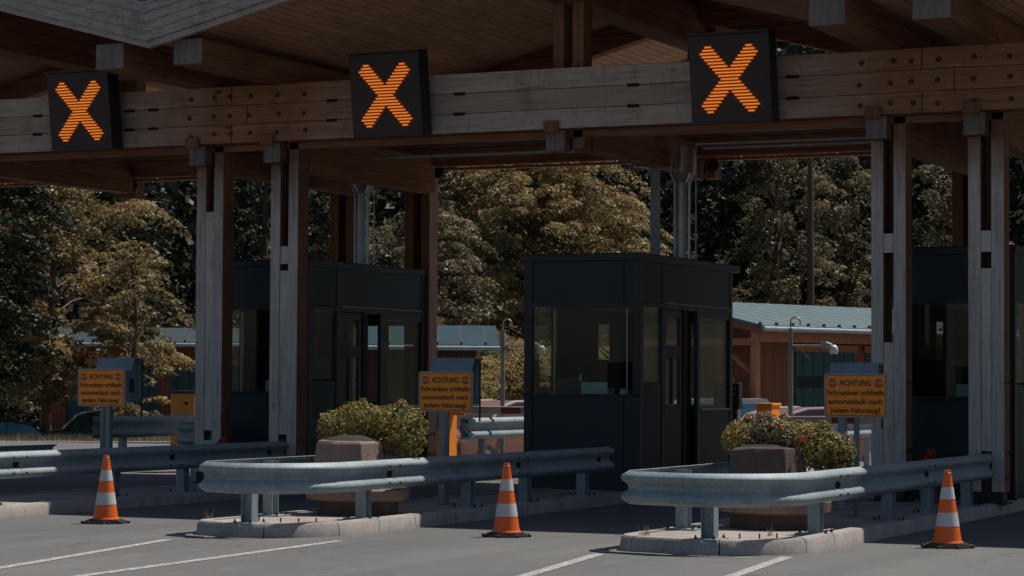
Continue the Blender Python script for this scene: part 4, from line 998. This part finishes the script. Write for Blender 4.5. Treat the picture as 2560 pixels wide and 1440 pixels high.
vs, fs = blob_leaves([(place(a, d)[0], place(a, d)[1], z, 1.0, .8) for a, d, z in [(random.uniform(-8, 4), dd, -.4+(dd-88)*.17+random.uniform(-.1, .3)) for dd in [random.uniform(90, 112) for _ in range(60)]]], 430, .075, random.Random(15), flat=.8)
tag(raw('shrubbery', vs, fs, 'f_bright'), 'sunny shrubs and tall grass on the slope left of the middle booth', None, None, 'stuff')
# meadow slope seen between the shed and the booth
x, y = place(0, 96)
vs = []; fs = []
for j in range(8):
    for i in range(14):
        a = -16+i*2.6; d = 88+j*3.6; X, Y = place(a, d); vs.append((X, Y, -.68+.02+(j*.62)+random.uniform(-.12, .12)))
for j in range(7):
    for i in range(13): fs.append((j*14+i, j*14+i+1, (j+1)*14+i+1, (j+1)*14+i))
struct(raw('meadow', vs, fs, 'meadow', smooth=True), 'sunlit dry meadow slope below the wood')

# ------------------------------------------------------------------ trees
def tree(name, x, y, z, H, R, leafm, label, seed, group=None, trunk_h=.25, per=420, size=.085, bark='bark', shape='round', nb=46, trunk_r=.17):
    rnd = random.Random(seed); root = empty(name, (x, y, z), label=label, cat='tree', group=group)
    blobs = []; b = MB(); zc = H*trunk_h
    tr = [(0, 0, 0), (rnd.uniform(-.1,.1), rnd.uniform(-.1,.1), zc), (rnd.uniform(-.3,.3), rnd.uniform(-.3,.3), H*.6), (0, 0, H*.95)]
    b.tube(tr, [trunk_r*1.25, trunk_r, trunk_r*.6, .03], 10, bark)
    for i in range(nb):
        f = (i+.5)/nb; h = zc+(H-zc)*f
        if shape == 'conifer': rr = R*(1-f)**.85*rnd.uniform(.75, 1.1); k = rnd.uniform(.35, .95)
        elif shape == 'layer': rr = R*(sin(pi*min(1, .12+f*.88))**.6)*rnd.uniform(.8, 1.1); k = rnd.uniform(.3, 1.)
        else: rr = R*sqrt(max(.04, 1-(2*f-.9)**2*.8))*rnd.uniform(.8, 1.08); k = rnd.uniform(.2, 1.)
        a = i*2.399+rnd.uniform(-.5, .5); px, py = rr*k*cos(a), rr*k*sin(a)
        br = R*rnd.uniform(.16, .30)*(1.0 if shape != 'conifer' else (1.15-f)*.9)
        blobs.append((px, py, h-.12*k*R*(shape == 'conifer'), br, br*(.42 if shape != 'round' else .62)))
        if i % 2 == 0: b.tube([(tr[1][0]*.5, tr[1][1]*.5, h*.8), (px*.5, py*.5, h*.93), (px, py, h-.05)], [trunk_r*.32, trunk_r*.18, .012], 6, bark)
    b.build('trunk', root, smooth=60)
    vs, fs = blob_leaves(blobs, per, size, rnd, .25 if shape != 'round' else .05, .55)
    raw('crown', vs, fs, leafm, root); return root
def T(name, a, d, H, R, lm, label, seed, **kw):
    x, y = place(a, d); return tree(name, x, y, gz(y) if d < 120 else kw.pop('z', gz(y)), H, R, lm, label, seed, **kw)
GR = 'trees behind the gate'
# left broadleaf tree (lit from the right) and its neighbours
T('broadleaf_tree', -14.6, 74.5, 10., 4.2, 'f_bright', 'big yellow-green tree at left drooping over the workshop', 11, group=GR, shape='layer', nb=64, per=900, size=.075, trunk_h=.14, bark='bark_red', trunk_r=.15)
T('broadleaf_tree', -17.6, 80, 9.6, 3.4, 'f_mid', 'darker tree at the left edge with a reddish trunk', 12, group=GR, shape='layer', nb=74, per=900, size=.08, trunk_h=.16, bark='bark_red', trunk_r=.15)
T('broadleaf_tree', -15.6, 69, 9.4, 3.1, 'f_dark', 'dark-leaved tree added as the shaded left side of the big tree', 13, group=GR, shape='layer', nb=80, per=1000, size=.07, trunk_h=.18, trunk_r=.1)  # dark leaf colour stands for shade on the big tree, left half
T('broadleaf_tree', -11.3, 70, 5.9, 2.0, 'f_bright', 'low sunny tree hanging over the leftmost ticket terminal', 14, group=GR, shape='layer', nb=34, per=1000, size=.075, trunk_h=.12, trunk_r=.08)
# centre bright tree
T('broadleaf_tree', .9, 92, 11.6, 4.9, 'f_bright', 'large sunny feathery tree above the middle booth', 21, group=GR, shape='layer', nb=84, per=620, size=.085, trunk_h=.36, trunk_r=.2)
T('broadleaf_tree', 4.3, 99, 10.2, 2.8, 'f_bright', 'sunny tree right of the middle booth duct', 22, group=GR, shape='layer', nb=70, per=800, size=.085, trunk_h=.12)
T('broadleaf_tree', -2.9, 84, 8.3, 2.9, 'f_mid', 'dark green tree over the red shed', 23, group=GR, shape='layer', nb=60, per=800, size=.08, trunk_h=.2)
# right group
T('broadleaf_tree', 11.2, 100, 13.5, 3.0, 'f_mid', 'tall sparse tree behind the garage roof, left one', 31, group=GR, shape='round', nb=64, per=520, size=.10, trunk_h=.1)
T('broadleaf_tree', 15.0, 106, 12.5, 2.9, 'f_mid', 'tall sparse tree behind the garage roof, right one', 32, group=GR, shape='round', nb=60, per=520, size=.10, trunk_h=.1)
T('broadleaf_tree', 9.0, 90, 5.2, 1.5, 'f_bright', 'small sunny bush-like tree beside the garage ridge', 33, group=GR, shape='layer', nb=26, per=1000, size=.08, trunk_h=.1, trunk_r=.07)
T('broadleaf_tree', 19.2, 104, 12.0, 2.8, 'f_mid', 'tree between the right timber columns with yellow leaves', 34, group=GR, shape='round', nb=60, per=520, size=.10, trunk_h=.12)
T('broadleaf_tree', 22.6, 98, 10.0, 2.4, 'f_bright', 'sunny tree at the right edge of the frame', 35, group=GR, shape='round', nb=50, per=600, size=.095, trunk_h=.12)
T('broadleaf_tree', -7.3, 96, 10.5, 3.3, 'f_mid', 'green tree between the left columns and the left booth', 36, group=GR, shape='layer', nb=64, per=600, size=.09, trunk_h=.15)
# conifers behind
k = 0
conif = []
for (a, d, H, R) in ((-24, 112, 19, 4.2), (-17.5, 110, 18, 3.8), (-12.2, 116, 20, 4.0), (-8.0, 110, 17, 3.6), (-4.2, 118, 21, 4.2), (1.0, 116, 20, 4.2), (5.6, 114, 17, 3.4), (8.6, 121, 21, 4.0), (13.2, 124, 22, 4.2), (18.0, 118, 19, 3.8), (22.5, 122, 21, 4.0), (27, 116, 19, 4), (-28.5, 120, 21, 4.4)):
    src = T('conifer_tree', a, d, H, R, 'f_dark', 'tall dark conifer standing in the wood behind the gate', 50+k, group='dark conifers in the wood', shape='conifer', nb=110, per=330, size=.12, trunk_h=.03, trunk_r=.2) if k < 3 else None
    if src is None:
        src = copy_tree(conif[k % 3]); x, y = place(a, d); src.location = (x, y, gz(y)); s_ = H/(19, 18, 20)[k % 3]; src.scale = (s_, s_, s_); src.rotation_euler = (0, 0, k*1.7)
    if k < 3: conif.append(src)
    k += 1
# dark bare trunk and the wood as one mass
x, y = place(12.05, 96); b = MB(); b.tube([(0,0,0), (.05,0,6), (0,.1,13)], [.19, .15, .10], 10, 'bark'); o = b.build('dead_tree', smooth=60); o.location = (x, y, gz(y)); tag(o, 'bare dark trunk standing above the garage roof', 'tree')
rnd = random.Random(99); vs = []; fs = []
for _ in range(64000):
    a = rnd.uniform(-46, 46) if _ < 46000 else rnd.uniform(-95, 95); d = rnd.uniform(122, 160); X, Y = place(a, d); h = (rnd.random()**.8)*21+3*sin(a*.35)+1.5*sin(a*1.1+2); Z = gz(Y)+max(0, h)
    nrm = Vector((rnd.gauss(0,.6), rnd.gauss(0,.6), rnd.gauss(0,.4)+.5)).normalized(); t = nrm.cross(Vector((rnd.gauss(0,1), rnd.gauss(0,1), rnd.gauss(0,1)))).normalized(); q = nrm.cross(t); s_ = rnd.uniform(.25, .55)
    p = Vector((X, Y, Z)); o = len(vs); vs += [tuple(p-t*s_), tuple(p-q*s_*.6), tuple(p+t*s_), tuple(p+q*s_*.6)]; fs.append((o, o+1, o+2, o+3))
tag(raw('wood', vs, fs, 'f_wood'), 'dense dark wood covering the hillside', None, None, 'stuff')
# hedge / undergrowth below the trees behind the shed
vs, fs = blob_leaves([(place(a, 116)[0], place(a, 116)[1], gz(108)+3.2+.5*sin(a), 1.6, 1.5) for a in [-26+2.2*i for i in range(26)]], 380, .11, random.Random(5))
tag(raw('undergrowth', vs, fs, 'f_mid'), 'green undergrowth along the foot of the wood', None, None, 'stuff')

S.render.engine = 'CYCLES'
S.cycles.max_bounces = 8; S.cycles.transparent_max_bounces = 16
